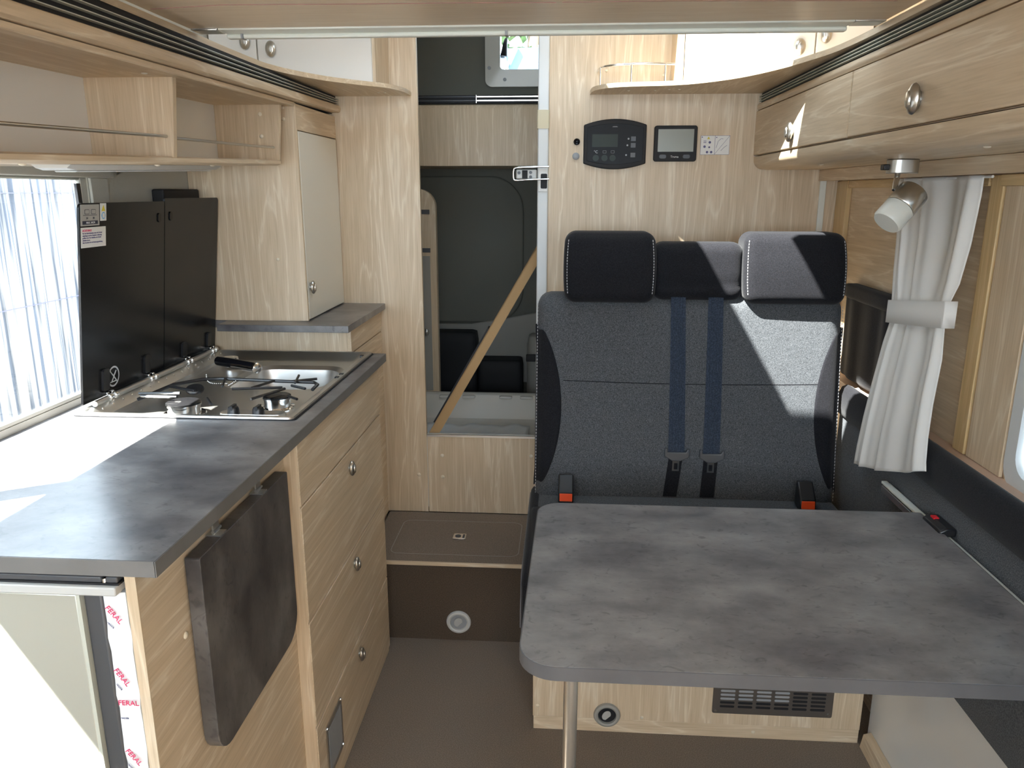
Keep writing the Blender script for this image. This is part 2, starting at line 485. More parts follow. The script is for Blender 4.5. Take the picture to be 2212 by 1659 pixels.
# ------------------------------------------------------------------ ceiling board
cb = B(-0.757, 0.603, -1.19, 1.612, 1.744, 1.768).build('ceiling_board', 'board_wood', bevel=0.0015)
tag(cb, 'low pale wooden ceiling board with a white metal edge rail along its rear edge', 'ceiling panel')
MB().box(-0.70, 0.545, 1.612, 1.668, 1.741, 1.774).box(-0.70, 0.545, 1.655, 1.672, 1.733, 1.742).build('edge_profile', 'profile_white', cb, bevel=0.003)
for x0, x1 in ((-0.755, -0.70), (0.545, 0.602)):
    B(x0, x1, 1.612, 1.655, 1.741, 1.770).build('end_bracket', 'aluminium', cb, bevel=0.002)
B(-0.125, -0.120, 1.650, 1.673, 1.732, 1.745).build('profile_joint', 'grey_plastic', cb)
B(-0.668, -0.664, 1.650, 1.673, 1.732, 1.745).build('profile_joint', 'grey_plastic', cb)
MB().tube([(-0.745, 1.442, 1.7438), (-0.6, 1.418, 1.7438), (-0.4, 1.426, 1.7438), (-0.2, 1.43, 1.7438), (-0.02, 1.438, 1.7438)], 0.0006, 6).build('pencil_line', 'scribe_line', cb)
MB().tube([(-0.01, 1.437, 1.7438), (0.2, 1.44, 1.7438), (0.56, 1.462, 1.7438)], 0.0005, 6).build('pencil_line', 'scribe_line', cb)

# roof hatch
rh = thing('roof_hatch', 'clear roof hatch with a white frame above the doorway area', 'roof hatch', (0.10, 1.99, 2.25))
f = MB()
f.box(HX0-0.03, HX0, HY0-0.03, HY1+0.03, 2.235, 2.30).box(HX1, HX1+0.03, HY0-0.03, HY1+0.03, 2.235, 2.30)
f.box(HX0, HX1, HY0-0.03, HY0, 2.235, 2.30).box(HX0, HX1, HY1, HY1+0.03, 2.235, 2.30)
f.build('hatch_frame', 'roof_white', rh, bevel=0.004)
B(HX0, HX1, HY0, HY1, 2.296, 2.30).build('pane', 'hatch_acrylic', rh)
B(0.086, HX1+0.01, HY0-0.01, 1.852, 2.236, 2.29).build('sun_mask_plate', 'roof_white', rh, bevel=0.006)  # unseen plate added in the hatch corner to shape the sun patches

# ------------------------------------------------------------------ left window
w1 = struct(bpy.data.objects.new('window_1', None)); COL.objects.link(w1); w1.location = (-1.1, 1.05, 0.975)
f = MB()
for y0, y1 in ((1.704, 1.728), (0.36, 0.39)): f.box(-1.10, -1.086, y0, y1, 0.975, 1.458)
f.box(-1.10, -1.086, 0.39, 1.704, 0.975, 0.985).box(-1.10, -1.086, 0.39, 1.704, 1.452, 1.458)
f.box(-1.10, -1.080, 0.915, 0.965, 0.98, 1.455)
f.build('window_frame', 'wall_lining', w1, bevel=0.003)
B(-1.092, -1.086, 1.690, 1.704, 0.985, 1.445).build('seal', 'black_plastic', w1)
B(-1.097, -1.094, 0.39, 1.704, 0.985, 1.452).build('pane', 'glass', w1)
struct(MB().box(-1.085, -1.060, 0.30, 1.80, 1.458, 1.478).build('trim_3', 'wall_lining', bevel=0.003))
struct(MB().box(-1.085, -1.078, 1.732, 1.80, 0.96, 1.458).build('trim_4', 'wall_lining', bevel=0.002))

# right window
w2 = struct(bpy.data.objects.new('window_2', None)); COL.objects.link(w2); w2.location = (0.9, 0.8, 0.86)
o_ = rrect(0.10, 1.50, 0.86, 1.42, 0.05); i_ = rrect(0.135, 1.465, 0.895, 1.385, 0.04)
f = MB(); n_ = len(o_)
f.rings([[(0.881, p[0], p[1]) for p in o_], [(0.881, p[0], p[1]) for p in i_], [(0.925, p[0], p[1]) for p in i_], [(0.925, p[0], p[1]) for p in o_], [(0.881, p[0], p[1]) for p in o_]], caps=False)
f.build('window_frame', 'jamb_white', w2, smooth=40)
MB().prism(i_, 'x', 0.905, 0.908).build('pane', 'glass', w2)
MB().prism(rrect(0.14, 1.46, 0.90, 1.38, 0.03), 'x', 0.896, 0.898).build('blackout_blind', 'window_blind', w2)

# rear window
w3 = struct(bpy.data.objects.new('window_3', None)); COL.objects.link(w3); w3.location = (-0.13, 3.74, 1.90)
o_ = rrect(-0.372, 0.10, 1.895, 2.24, 0.03); i_ = rrect(-0.303, 0.04, 1.968, 2.235, 0.015)
f = MB()
f.rings([[(p[0], 3.715, p[1]) for p in o_], [(p[0], 3.705, p[1]) for p in i_], [(p[0], 3.79, p[1]) for p in i_], [(p[0], 3.75, p[1]) for p in o_], [(p[0], 3.715, p[1]) for p in o_]], caps=False)
f.build('window_frame', 'tray_white', w3, smooth=40)
MB().prism(i_, 'y', 3.765, 3.768).build('pane', 'glass', w3)
hd = MB().tube([(-0.276, 3.715, 2.095), (-0.279, 3.69, 2.07), (-0.284, 3.69, 2.02)], [0.009, 0.011, 0.017], 10)
hd.box(-0.300, -0.283, 3.70, 3.735, 2.018, 2.036)
hd.build('window_handle', 'black_plastic', w3, smooth=40)
for p in ((-0.365+0.012, 3.709, 1.975), (-0.282, 3.709, 1.925)):
    disc(p, (0, -1, 0), 0.008, 0.003, 12).build('screw', 'grey_plastic', w3)

# ------------------------------------------------------------------ left kitchen: worktop
CX = -0.525
wt = MB()
HO = (-1.025, -0.580, 1.530, 2.178)    # cut-out for the hob
wt.box(-1.085, CX, 0.876, HO[2], 0.936, 0.960)
wt.box(-1.085, HO[0], HO[2], 2.20, 0.936, 0.960)
wt.box(HO[1], CX, HO[2], 2.20, 0.936, 0.960)
wt.box(HO[0], HO[1], HO[3], 2.20, 0.936, 0.960)
wto = wt.build('kitchen_worktop', 'worktop_slate')
tag(wto, 'long dark slate-look kitchen worktop under the hob and left window', 'worktop')
B(-1.08, CX-0.001, 0.8745, 0.876, 0.937, 0.9595).build('front_edge', 'edge_grey', wto)
B(CX, CX+0.0012, 0.8745, 2.20, 0.937, 0.9595).build('side_edge', 'edge_grey', wto)

# kitchen cabinet
kc = thing('kitchen_cabinet', 'pale oak drawer cabinet under the worktop with three knobbed drawers', 'cabinet', (-0.75, 1.5, 0.0))
sp_ = thing('refrigerator_side_panel', 'oak side panel under the worktop between refrigerator and drawer cabinet', 'panel', (-0.58, 1.16, 0.0))
B(-0.576, -0.562, 0.889, 1.436, 0.0, 0.935).build('board', 'oak_y', sp_, bevel=0.0012)
B(-0.5765, -0.5615, 0.8865, 0.889, 0.0, 0.935).build('edge_band', 'oak_z', sp_)
screwcap(sp_, (-0.562, 0.995, 0.775), (1, 0, 0), 0.006)
B(-1.08, -0.535, 1.4365, 1.450, 0.0, 0.935).build('end_panel', 'oak_z', kc)
B(-1.08, -0.552, 1.452, 2.135, 0.0, 0.825).build('body', 'oak_z', kc)
B(-0.560, -0.552, 1.452, 2.135, 0.825, 0.935).build('front_frame', 'oak_z', kc)
B(-0.552, -0.547, 1.4505, 2.135, 0.0, 0.935).build('drawer_gap', 'black_matt', kc)
DX = -0.533
gaps = [0.933, 0.792, 0.524, 0.262, 0.018]
for i in range(4):
    z1, z0 = gaps[i]-0.0022, gaps[i+1]+0.0022
    if i == 0:
        B(-0.547, DX, 1.438, 2.137, z0, z1).build('fascia', 'oak_y', kc, bevel=0.0015)
    else:
        d = B(-0.547, DX, 1.438, 2.137, z0, z1).build('drawer_front', 'oak_y', kc, bevel=0.0015)
        knob(d, (DX, 1.797, (0.747, 0.481, 0.213)[i-1]), (1, 0, 0), 0.85)
B(-0.55, DX-0.004, 1.438, 2.137, 0.0, 0.0165).build('plinth', 'oak_y', kc, bevel=0.001)
vp = MB().prism(rrect(1.492, 1.612, 0.078, 0.218, 0.006), 'x', DX, DX+0.003).build('vent_plate', 'nickel', kc)
B(DX+0.003, DX+0.0036, 1.504, 1.600, 0.092, 0.204).build('mesh_panel', 'grey_plastic', vp)
for y, z in ((1.498, 0.212), (1.606, 0.212), (1.498, 0.084), (1.606, 0.084)):
    disc((DX+0.003, y, z), (1, 0, 0), 0.003, 0.0015, 10).build('screw', 'chrome', vp)

# folding flap
fl = thing('folding_flap', 'dark slate-look folding flap hanging below the worktop on the cabinet side', 'flap', (-0.55, 1.19, 0.545))
MB().prism(rrect(1.008, 1.378, 0.545, 0.896, (0.004, 0.004, 0.045, 0.055)), 'x', -0.558, -0.534).build('board', 'flap_slate', fl, bevel=0.001)
for y in (1.095, 1.268):
    h_ = MB().box(-0.560, -0.536, y-0.012, y+0.012, 0.896, 0.898).box(-0.550, -0.547, y-0.010, y+0.010, 0.898, 0.936)
    h_.box(-0.561, -0.547, y-0.010, y+0.010, 0.930, 0.936)
    h_.tube([(-0.547, y-0.013, 0.903), (-0.547, y+0.013, 0.903)], 0.003, 8)
    h_.build('hinge', 'aluminium', fl)

# fridge
fr = thing('refrigerator', 'undercounter refrigerator with pale metal door and dark top trim', 'fridge', (-0.83, 1.15, 0.0))
B(-1.075, -0.612, 0.905, 1.43, 0.03, 0.925).build('body', 'dark_grey_plastic', fr)
B(-1.05, -0.641, 0.878, 0.903, 0.06, 0.906).build('door', 'fridge_steel', fr, bevel=0.002)
B(-0.641, -0.636, 0.877, 0.903, 0.06, 0.906).build('door_edge', 'slat_light', fr)
B(-0.636, -0.609, 0.884, 0.905, 0.03, 0.906).build('door_frame', 'dark_grey_plastic', fr, bevel=0.004)
m = MB().box(-1.06, -0.582, 0.872, 0.905, 0.908, 0.921)
m.build('lower_trim', 'silver_plastic', fr, bevel=0.002)
B(-1.06, -0.604, 0.879, 0.905, 0.924, 0.933).build('upper_trim', 'dark_grey_plastic', fr, bevel=0.002)
B(-0.598, -0.582, 0.879, 0.905, 0.924, 0.933).build('trim_end', 'dark_grey_plastic', fr, bevel=0.002)
B(-1.06, -0.580, 0.8785, 0.905, 0.921, 0.9242).build('trim_groove', 'black_plastic', fr)
disc((-0.601, 0.882, 0.924), (0, 0, 1), 0.003, 0.006, 10).build('hinge_pin', 'chrome', fr)
# white protective film over the filler strip between fridge and side panel
rs = []
for k in range(40):
    z = 0.03 + 0.876*k/39
    j = 0.0012*math.sin(k*1.7) + 0.0008*math.sin(k*3.1)
    rs.append([(-0.609, 0.886+j, z), (-0.600, 0.8845+j, z), (-0.5790, 0.889-j, z), (-0.5785, 0.905, z), (-0.609, 0.905, z)])
fi = MB().rings(rs).build('protective_film', 'film_white', fr, smooth=50)
for z, a in ((0.885, -50), (0.79, -55), (0.735, 0), (0.66, -50), (0.58, -55), (0.50, 0)):
    c, s_ = math.cos(math.radians(a)), math.sin(math.radians(a))
    text_mesh('FERAL', 0.011, (-0.607, 0.8825, z), (c*0.9, 0, s_), (-s_, 0, c*0.9), 'ink_red', fi)
    text_mesh('recycle', 0.004, (-0.606, 0.8825, z-0.022), (c, 0, s_), (-s_, 0, c), 'ink_blue', fi)

# ------------------------------------------------------------------ hob with sink
hb = thing('gas_hob_sink', 'steel gas hob and sink combination with raised black lids on the worktop', 'hob', (-0.80, 1.86, 0.960))
X0, X1, Y0, Y1 = -1.046, -0.562, 1.505, 2.195
def rr3(x0, x1, y0, y1, r, z, n=6): return [(p[0], p[1], z) for p in rrect(x0, x1, y0, y1, r, n)]
m = MB()
m.rings([rr3(X0, X1, Y0, Y1, 0.012, 0.9605), rr3(X0+.002, X1-.002, Y0+.002, Y1-.002, 0.012, 0.966), rr3(X0+.012, X1-.012, Y0+.012, Y1-.012, 0.014, 0.9665),
         rr3(X0+.018, X1-.018, Y0+.018, Y1-.016, 0.016, 0.9635), rr3(X0+.035, X1-.028, Y0+.030, Y1-.035, 0.03, 0.944), rr3(X0+.05, X1-.04, Y0+.045, Y1-.05, 0.03, 0.9405)], caps=False)
# the floor of the tray: a flat with a round-cornered sink pressed into its rear
sx0, sx1, sy0, sy1 = -0.87, -0.625, 1.85, 2.10
fx0, fx1, fy0, fy1 = X0+.05, X1-.04, Y0+.045, Y1-.05
gx = [fx0, sx0, sx1, fx1]; 
m.rings([[(fx1-0.03*0, fy1, .9405)]*0 or rr3(fx0, fx1, fy0, fy1, 0.03, 0.9405), rr3(sx0-.012, sx1+.012, sy0-.012, sy1+.012, 0.06, 0.9395), rr3(sx0, sx1, sy0, sy1, 0.055, 0.930),
         rr3(sx0+.012, sx1-.012, sy0+.012, sy1-.012, 0.05, 0.85), rr3(sx0+.03, sx1-.03, sy0+.03, sy1-.03, 0.04, 0.835)], caps=False)
m.add(rr3(sx0+.03, sx1-.03, sy0+.03, sy1-.03, 0.04, 0.835), [tuple(range(28))])
m.build('steel_tray', 'steel', hb, smooth=30)
MB().rings([rr3(X0, X1+.004, Y0-.002, Y1, 0.012, 0.9602), rr3(X0, X1+.004, Y0-.002, Y1, 0.012, 0.9622), rr3(X0+.004, X1-.002, Y0+.004, Y1-.004, 0.012, 0.9622), rr3(X0+.004, X1-.002, Y0+.004, Y1-.004, 0.012, 0.9602)], caps=False).build('gasket', 'black_matt', hb)
disc((-0.75, 1.97, 0.835), (0, 0, 1), 0.026, 0.004).build('drain', 'chrome', hb, bevel=0.001)
def burner(x, y, r):
    bu = MB().lathe((x, y, 0.9405), (0, 0, 1), [(r*1.25, 0), (r*1.2, 0.003), (r*0.95, 0.004), (r*0.92, 0.020), (r*1.0, 0.021), (r*1.0, 0.025), (r*0.9, 0.0255)], 30).build('burner', 'chrome', hb, smooth=35)
    MB().lathe((x, y, 0.9658), (0, 0, 1), [(r*0.98, 0), (r*0.98, 0.003), (r*0.9, 0.0045), (0.0005, 0.005)], 30).build('burner_cap', 'lid_black', bu, smooth=35)
burner(-0.658, 1.672, 0.032)
burner(-0.848, 1.604, 0.038)
# pan supports: black rods
g = MB()
g.tube([(-0.975, 1.64, 0.962), (-0.93, 1.72, 0.978), (-0.885, 1.775, 0.978), (-0.84, 1.785, 0.978), (-0.70, 1.772, 0.978), (-0.60, 1.765, 0.978), (-0.585, 1.745, 0.978), (-0.588, 1.715, 0.973)], 0.0042, 8)
for a, b_ in [((-0.83, 1.785), (-0.80, 1.70)), ((-0.70, 1.772), (-0.725, 1.69)), ((-0.66, 1.83), (-0.64, 1.745)), ((-0.655, 1.77), (-0.60, 1.79)),
              ((-0.77, 1.685), (-0.655, 1.70)), ((-0.69, 1.60), (-0.645, 1.69)), ((-0.60, 1.70), (-0.64, 1.72)), ((-0.615, 1.63), (-0.585, 1.60)),
              ((-0.93, 1.70), (-0.845, 1.655)), ((-0.965, 1.63), (-0.87, 1.635)), ((-0.79, 1.60), (-0.755, 1.545)), ((-0.95, 1.61), (-0.86, 1.60))]:
    g.tube([(a[0], a[1], 0.979), (b_[0], b_[1], 0.981)], 0.0032, 6)
g.build('pan_support', 'black_plastic', hb, smooth=40)
# knobs in their pressed recess
MB().rings([rr3(-0.735, -0.59, 1.520, 1.560, 0.02, 0.9600), rr3(-0.733, -0.592, 1.522, 1.558, 0.018, 0.9665), rr3(-0.728, -0.597, 1.527, 1.553, 0.013, 0.9650), rr3(-0.722, -0.603, 1.532, 1.548, 0.008, 0.9610)], caps=True).build('knob_recess', 'steel', hb, smooth=40)
for x in (-0.705, -0.650):
    MB().lathe((x, 1.540, 0.962), (0, 0, 1), [(0.013, 0), (0.012, 0.012), (0.010, 0.016), (0.001, 0.0165)], 20).box(x-0.003, x+0.003, 1.528, 1.552, 0.972, 0.982).build('control_knob', 'black_plastic', hb, smooth=40)
# folded tap
tp = MB().tube([(-0.925, 1.955, 0.985), (-0.87, 1.925, 0.986), (-0.795, 1.885, 0.986)], [0.012, 0.013, 0.0125], 16).build('tap', 'black_gloss', hb, smooth=40)
MB().tube([(-0.866, 1.913, 0.982), (-0.79, 1.873, 0.982)], 0.0085, 12).lathe((-0.792, 1.882, 0.985), (0.88, -0.47, 0), [(0.0135, 0), (0.014, 0.008), (0.009, 0.012), (0.002, 0.0125)], 18).build('spout_end', 'chrome', tp, smooth=40)
MB().lathe((-0.945, 2.075, 0.945), (0, 0, 1), [(0.026, 0), (0.026, 0.010), (0.018, 0.013), (0.018, 0.016), (0.024, 0.018), (0.022, 0.024), (0.001, 0.025)], 24).build('tap_base', 'chrome', tp, smooth=35)
# plug with its bead chain
MB().lathe((-0.862, 1.690, 0.972), (0.1, -0.25, 1), [(0.020, 0), (0.021, 0.004), (0.019, 0.008), (0.001, 0.010)], 24).build('plug', 'black_plastic', hb, smooth=40)
ch = MB()
for k in range(34):
    t = k/33
    p = (-0.885 + 0.10*t, 1.80 - 0.02*math.sin(t*9) - 0.05*t, 0.982 - 0.020*math.sin(math.pi*t)+0.002)
    ch.lathe(p, (0, 0, 1), [(0.0003, -0.0019), (0.0016, -0.001), (0.0016, 0.001), (0.0003, 0.0019)], 6)
ch.build('bead_chain', 'chrome', hb, smooth=60)
for p in ((-0.572, 2.135, 0.9665), (-0.566, 1.905, 0.965), (-0.568, 1.87, 0.965)):
    B(p[0]-0.012, p[0]-0.002, p[1]-0.006, p[1]+0.006, 0.958, 0.968).build('stop_buffer', 'black_plastic', hb, bevel=0.001)
# hinge rail
MB().tube([(-1.028, 1.56, 0.972), (-1.028, 2.165, 0.972)], 0.0065, 14).build('hinge_rail', 'steel', hb, smooth=40)
m = MB()
for k in range(16):
    y = 1.565 + k*0.04
    MB().lathe((-1.014, y, 0.9605), (1, 0, 0.3), [(0.003, 0), (0.003, 0.002), (0.001, 0.003)], 8).build('rivet', 'chrome', hb, smooth=40)
def LP(y, z, off=0.0):            # a point on the lid, which leans a little into the room
    return (-1.052 + (z-0.965)*(0.052/0.44) + off, y, z)
def lidbox(y0, y1, z0, z1, o0, o1, r=0.0, name='x', mat='lid_black', par=None):
    pts = rrect(y0, y1, z0, z1, r)
    return MB().rings([[LP(p[0], p[1], o0) for p in pts], [LP(p[0], p[1], o1) for p in pts]]).build(name, mat, par)
lidA = lidbox(1.548, 1.8945, 0.972, 1.404, 0.0, 0.005, (0.002, 0.012, 0.002, 0.002), 'glass_lid', 'lid_black', hb)
lidB = lidbox(1.8975, 2.199, 0.972, 1.411, 0.0, 0.005, (0.010, 0.002, 0.002, 0.002), 'glass_lid', 'lid_black', hb)
l1 = lidbox(1.552, 1.618, 1.357, 1.401, 0.0052, 0.0056, 0.001, 'pan_size_label', 'paper_grey', lidA)
def on_lid(body, size, y, z, par, mat, off=0.0058, align='LEFT'):
    up = Vector((0.052/0.44, 0, 1)).normalized()
    return text_mesh(body, size, LP(y, z, off), (0, 1, 0), up, mat, par, align=align)
lidbox(1.558, 1.612, 1.360, 1.3675, 0.0056, 0.006, 0.0005, 'dark_band', 'ink', l1)
on_lid('MAX. 24CM', 0.006, 1.5855, 1.3617, l1, 'ink_white', 0.0062, 'CENTER')
for y in (1.574, 1.597):
    lidbox(y-0.008, y+0.008, 1.381, 1.391, 0.0056, 0.0059, 0.002, 'pot_icon', 'ink', l1)
    lidbox(y-0.007, y+0.007, 1.382, 1.390, 0.0059, 0.0061, 0.0015, 'pot_icon_inner', 'paper_grey', l1)
    on_lid('24' if y < 1.58 else '20', 0.006, y, 1.371, l1, 'ink', 0.0058, 'CENTER')
lidbox(1.561, 1.609, 1.3785, 1.3795, 0.0056, 0.0059, 0, 'rule', 'ink', l1)
l2 = lidbox(1.6215, 1.644, 1.366, 1.403, 0.0052, 0.0056, 0.001, 'pictogram_label', 'paper_white', lidA)
MB().rings([[LP(y, z, o) for y, z in ((1.626, 1.3865), (1.640, 1.3865), (1.633, 1.399))] for o in (0.0056, 0.006)]).build('warning_triangle', 'yellow', l2)
lidbox(1.626, 1.640, 1.370, 1.384, 0.0056, 0.0059, 0.0069, 'blue_ring', 'cyan', l2)
lidbox(1.6285, 1.6375, 1.372, 1.382, 0.0059, 0.0062, 0.002, 'ring_inner', 'paper_white', l2)
l3 = lidbox(1.552, 1.641, 1.312, 1.354, 0.0052, 0.0056, 0.001, 'warning_label', 'paper_white', lidA)
on_lid('ACHTUNG!', 0.0062, 1.557, 1.3455, l3, 'ink_red')
for i, t in enumerate(['Vor der Inbetriebnahme muss der Deckel', 'aufgeklappt und die Glasplatte vollst\u00e4ndig', 'ge\u00f6ffnet sein. Vor Schlie\u00dfen der Deckel', 'abk\u00fchlen lassen.', 'Bitte beachten Sie die Bedienungsanleitung']):
    on_lid(t, 0.0041, 1.557, 1.3405-i*0.0048, l3, 'ink_blue')
# no-standing pictogram
ic = MB()
c0 = (1.664, 1.010)
n_ = 36
ic.rings([[LP(c0[0]+r*math.cos(2*math.pi*k/n_), c0[1]+1.05*r*math.sin(2*math.pi*k/n_), 0.0056) for k in range(n_)] for r in (0.0235, 0.0195)], caps=False)
for a, b_ in (((-.014, .015), (.014, -.015)), ((-.013, -.012), (.012, -.012)), ((-.008, -.012), (.010, .013)), ((.012, -.012), (-.004, .006))):
    p, q = LP(c0[0]+a[0], c0[1]+a[1], 0.0058), LP(c0[0]+b_[0], c0[1]+b_[1], 0.0058)
    ic.tube([p, q], 0.0011, 6)
ic.build('crossed_circle_mark', 'ink_white', lidA)
for par, y, z in ((lidA, 1.868, 1.366), (lidB, 1.925, 1.368)):
    m = MB()
    m.rings([[LP(p[0], p[1], o) for p in rrect(y-0.007, y+0.007, z-0.012, z+0.010, 0.0068)] for o in (0.005, 0.0075)])
    m.build('vent_hole', 'black_gloss', par)
for y, tall in ((1.628, 0.05), (1.806, 0.045), (2.0, 0.04), (2.15, 0.04)):
    hg = MB().box(-1.048, -1.030, y-0.014, y-0.006, 0.966, 0.984).box(-1.048, -1.030, y+0.006, y+0.014, 0.966, 0.984)
    hg.tube([(-1.028, y-0.016, 0.972), (-1.028, y-0.005, 0.972)], 0.0092, 12).tube([(-1.028, y+0.005, 0.972), (-1.028, y+0.016, 0.972)], 0.0092, 12)
    ho = hg.build('hinge', 'chrome', hb, bevel=0.001)
    MB().rings([[LP(p[0], p[1], o) for p in rrect(y-0.012, y+0.012, 0.985, 0.985+tall, 0.005)] for o in (0.0052, 0.011)]).build('hinge_clip', 'black_plastic', ho)

# black socket strip on the wall behind the lids
so = B(-1.084, -1.050, 2.000, 2.203, 1.385, 1.434).build('socket_strip', 'black_matt', bevel=0.005)
tag(so, 'black plastic strip on the wall behind the raised hob lids', 'socket strip')

# ------------------------------------------------------------------ raised back worktop, small drawer unit, tall cabinet
uw = MB().prism([(-1.080, 2.2035), (-1.003, 2.2035), (-1.003, 2.132), (-0.614, 2.132), (-0.614, 2.598), (-1.080, 2.598)], 'z', 1.033, 1.053).build('raised_worktop', 'worktop_slate', bevel=0.001)
tag(uw, 'short raised slate-look worktop under the tall cabinet behind the hob', 'worktop')
su = thing('small_drawer_cabinet', 'narrow oak drawer cabinet under the raised worktop beside the partition', 'cabinet', (-0.84, 2.4, 0.28))
B(-1.08, -0.640, 2.2035, 2.598, 0.0, 1.0325).build('body', 'oak_z', su, bevel=0.001)
B(-0.640, -0.628, 2.204, 2.585, 0.960, 1.031).build('fascia', 'oak_y', su, bevel=0.001)
B(-0.640, -0.628, 2.204, 2.585, 0.285, 0.956).build('door', 'oak_y', su, bevel=0.001)
tw = thing('tall_cabinet', 'tall oak wall cabinet with cream door standing on the raised worktop', 'cabinet', (-0.92, 2.4, 1.0535))
B(-1.083, -0.770, 2.208, 2.598, 1.0535, 1.667).build('body', 'oak_z', tw)
B(-0.771, -0.755, 2.208, 2.218, 1.0535, 1.667).build('side_edge', 'oak_z', tw, bevel=0.001)
B(-0.771, -0.757, 2.219, 2.598, 1.597, 1.667).build('header', 'oak_y', tw, bevel=0.001)
B(-0.771, -0.757, 2.588, 2.598, 1.0535, 1.596).build('stile', 'oak_z', tw)
td = B(-0.771, -0.754, 2.2195, 2.587, 1.0565, 1.594).build('door', 'cream_lacquer', tw, bevel=0.002)
knob(td, (-0.754, 2.245, 1.150), (1, 0, 0), 0.85)
for p in ((-0.790, 2.208, 1.655), (-0.790, 2.208, 1.625), (-0.835, 2.208, 1.235)): screwcap(tw, p, (0, -1, 0), 0.005)

# ------------------------------------------------------------------ left overhead cabinet (its underside drops slightly towards the front)
oc = thing('overhead_cabinet_open_shelf', 'oak overhead cabinet with open shelf above the left window and hob', 'overhead cabinet', (-0.92, 1.2, 1.46))
def K(y, z, k=0.017): return z + k*(y-2.6)
YA, YB = 0.15, 2.598
def yloft(prof, mat, name, par, ya=YA, yb=YB, k=0.017, n=6, **kw):
    rs = []
    for i in range(n+1):
        y = ya + (yb-ya)*i/n
        rs.append([(x, y, (K(y, z, kk[0]) if kk else K(y, z, k))) for x, z, *kk in prof])
    return MB().rings(rs).build(name, mat, par, **kw)
# rounded rail under the vent
yloft([(-1.083, 1.700), (-0.745, 1.702), (-0.738, 1.699), (-0.7355, 1.690), (-0.738, 1.681), (-0.745, 1.678), (-1.083, 1.678)], 'oak_y', 'rail', oc, smooth=50)
yloft([(-1.083, 1.6775), (-0.765, 1.6775), (-0.765, 1.6755), (-1.083, 1.6755)], 'black_matt', 'shadow_gap', oc)
yloft([(-1.083, 1.6755), (-0.755, 1.6755), (-0.755, 1.667), (-0.757, 1.665), (-1.083, 1.665)], 'oak_y', 'shelf_top', oc, yb=2.206)
# ventilation strip
vg = yloft([(-1.083, 1.728, 0.003), (-0.752, 1.728, 0.003), (-0.752, 1.702), (-1.083, 1.702)], 'black_matt', 'vent_strip', oc)
for i in range(3):
    t = (i+0.75)/3.6
    rs = []
    for j in range(7):
        y = YA + (YB-YA)*j/6
        zt, zb = K(y, 1.724, 0.003), K(y, 1.702)
        z = zb + (zt-zb)*t
        rs.append([(-0.753, y, z-0.0008), (-0.742, y, z-0.0008), (-0.742, y, z+0.0008), (-0.753, y, z+0.0008)])
    MB().rings(rs).build('vent_slat', 'slat_light', vg)
# shelf: board, lip, back, dividers, rails
ks = 0.029
yloft([(-1.0, 1.513+0.0133), (-0.797, 1.513+0.0133), (-0.79, 1.510+0.0133), (-0.79, 1.502+0.0133), (-0.80, 1.497+0.0133), (-1.0, 1.497+0.0133)], 'oak_y', 'shelf', oc, yb=2.165, k=ks, smooth=40)
yloft([(-0.975, 1.68), (-0.963, 1.68), (-0.963, 1.50), (-0.975, 1.50)], 'roof_white', 'shelf_back', oc, yb=2.165, k=ks*0.8)
for y, nm in ((1.572, 'divider'), (2.160, 'end_panel'), (0.70, 'divider')):
    zt, zb = K(y, 1.666), K(y, 1.511+0.0133, ks)
    MB().prism([(-0.963, zb), (-0.792, zb), (-0.778, zt), (-0.963, zt)], 'y', y-0.0075, y+0.0075).build(nm, 'oak_z', oc, bevel=0.001)
for ya, yb in ((0.71, 1.564), (1.58, 2.152)):
    MB().tube([(-0.803, ya, K(ya, 1.561, 0.027)), (-0.803, yb, K(yb, 1.553, 0.017))], 0.0032, 10).build('gallery_rail', 'nickel', oc, smooth=60)
for p, d in (((-0.835, 2.1525, 1.633), (0, -1, 0)), ((-0.835, 2.1525, 1.575), (0, -1, 0)), ((-0.80, 1.05, 1.664-0.0275), (0, 0, -1)), ((-0.80, 1.50, 1.6455), (0, 0, -1)),
             ((-0.82, 1.15, 1.4678), (0, 0, -1)), ((-0.82, 1.55, 1.4795), (0, 0, -1)), ((-0.82, 1.80, 1.487), (0, 0, -1))):
    screwcap(oc, p, d, 0.006)
# under-shelf lamp
ul = thing('under_shelf_lamp', 'slim white lamp under the open shelf above the left window', 'lamp', (-0.89, 1.6, 1.468))
m = MB()
rs = []
for y in (1.32, 1.345, 1.60, 1.90, 1.925):
    e = 0.004 if y in (1.32, 1.925) else 0
    zz = K(y, 1.497+0.0133, ks) - 0.0005
    rs.append([(-0.93+e, y, zz), (-0.85-e, y, zz), (-0.858-e, y, zz-0.010+e), (-0.922+e, y, zz-0.010+e)])
m.rings(rs).build('housing', 'silver_plastic', ul, smooth=30)
rs = [[(x_, y, K(y, 1.497+0.0133, ks)-0.0115+dz) for x_, dz in ((-0.912, 0), (-0.868, 0), (-0.872, -0.002), (-0.908, -0.002))] for y in (1.36, 1.63, 1.90)]
MB().rings(rs).build('diffuser', 'led_diffuser', ul)
hk = MB().tube([(-1.062, 1.79, 1.475), (-1.050, 1.79, 1.475), (-1.045, 1.79, 1.468)], 0.005, 10).build('small_hook', 'chrome', smooth=50)
tag(hk, 'small chrome catch on the wall above the window corner', 'catch')

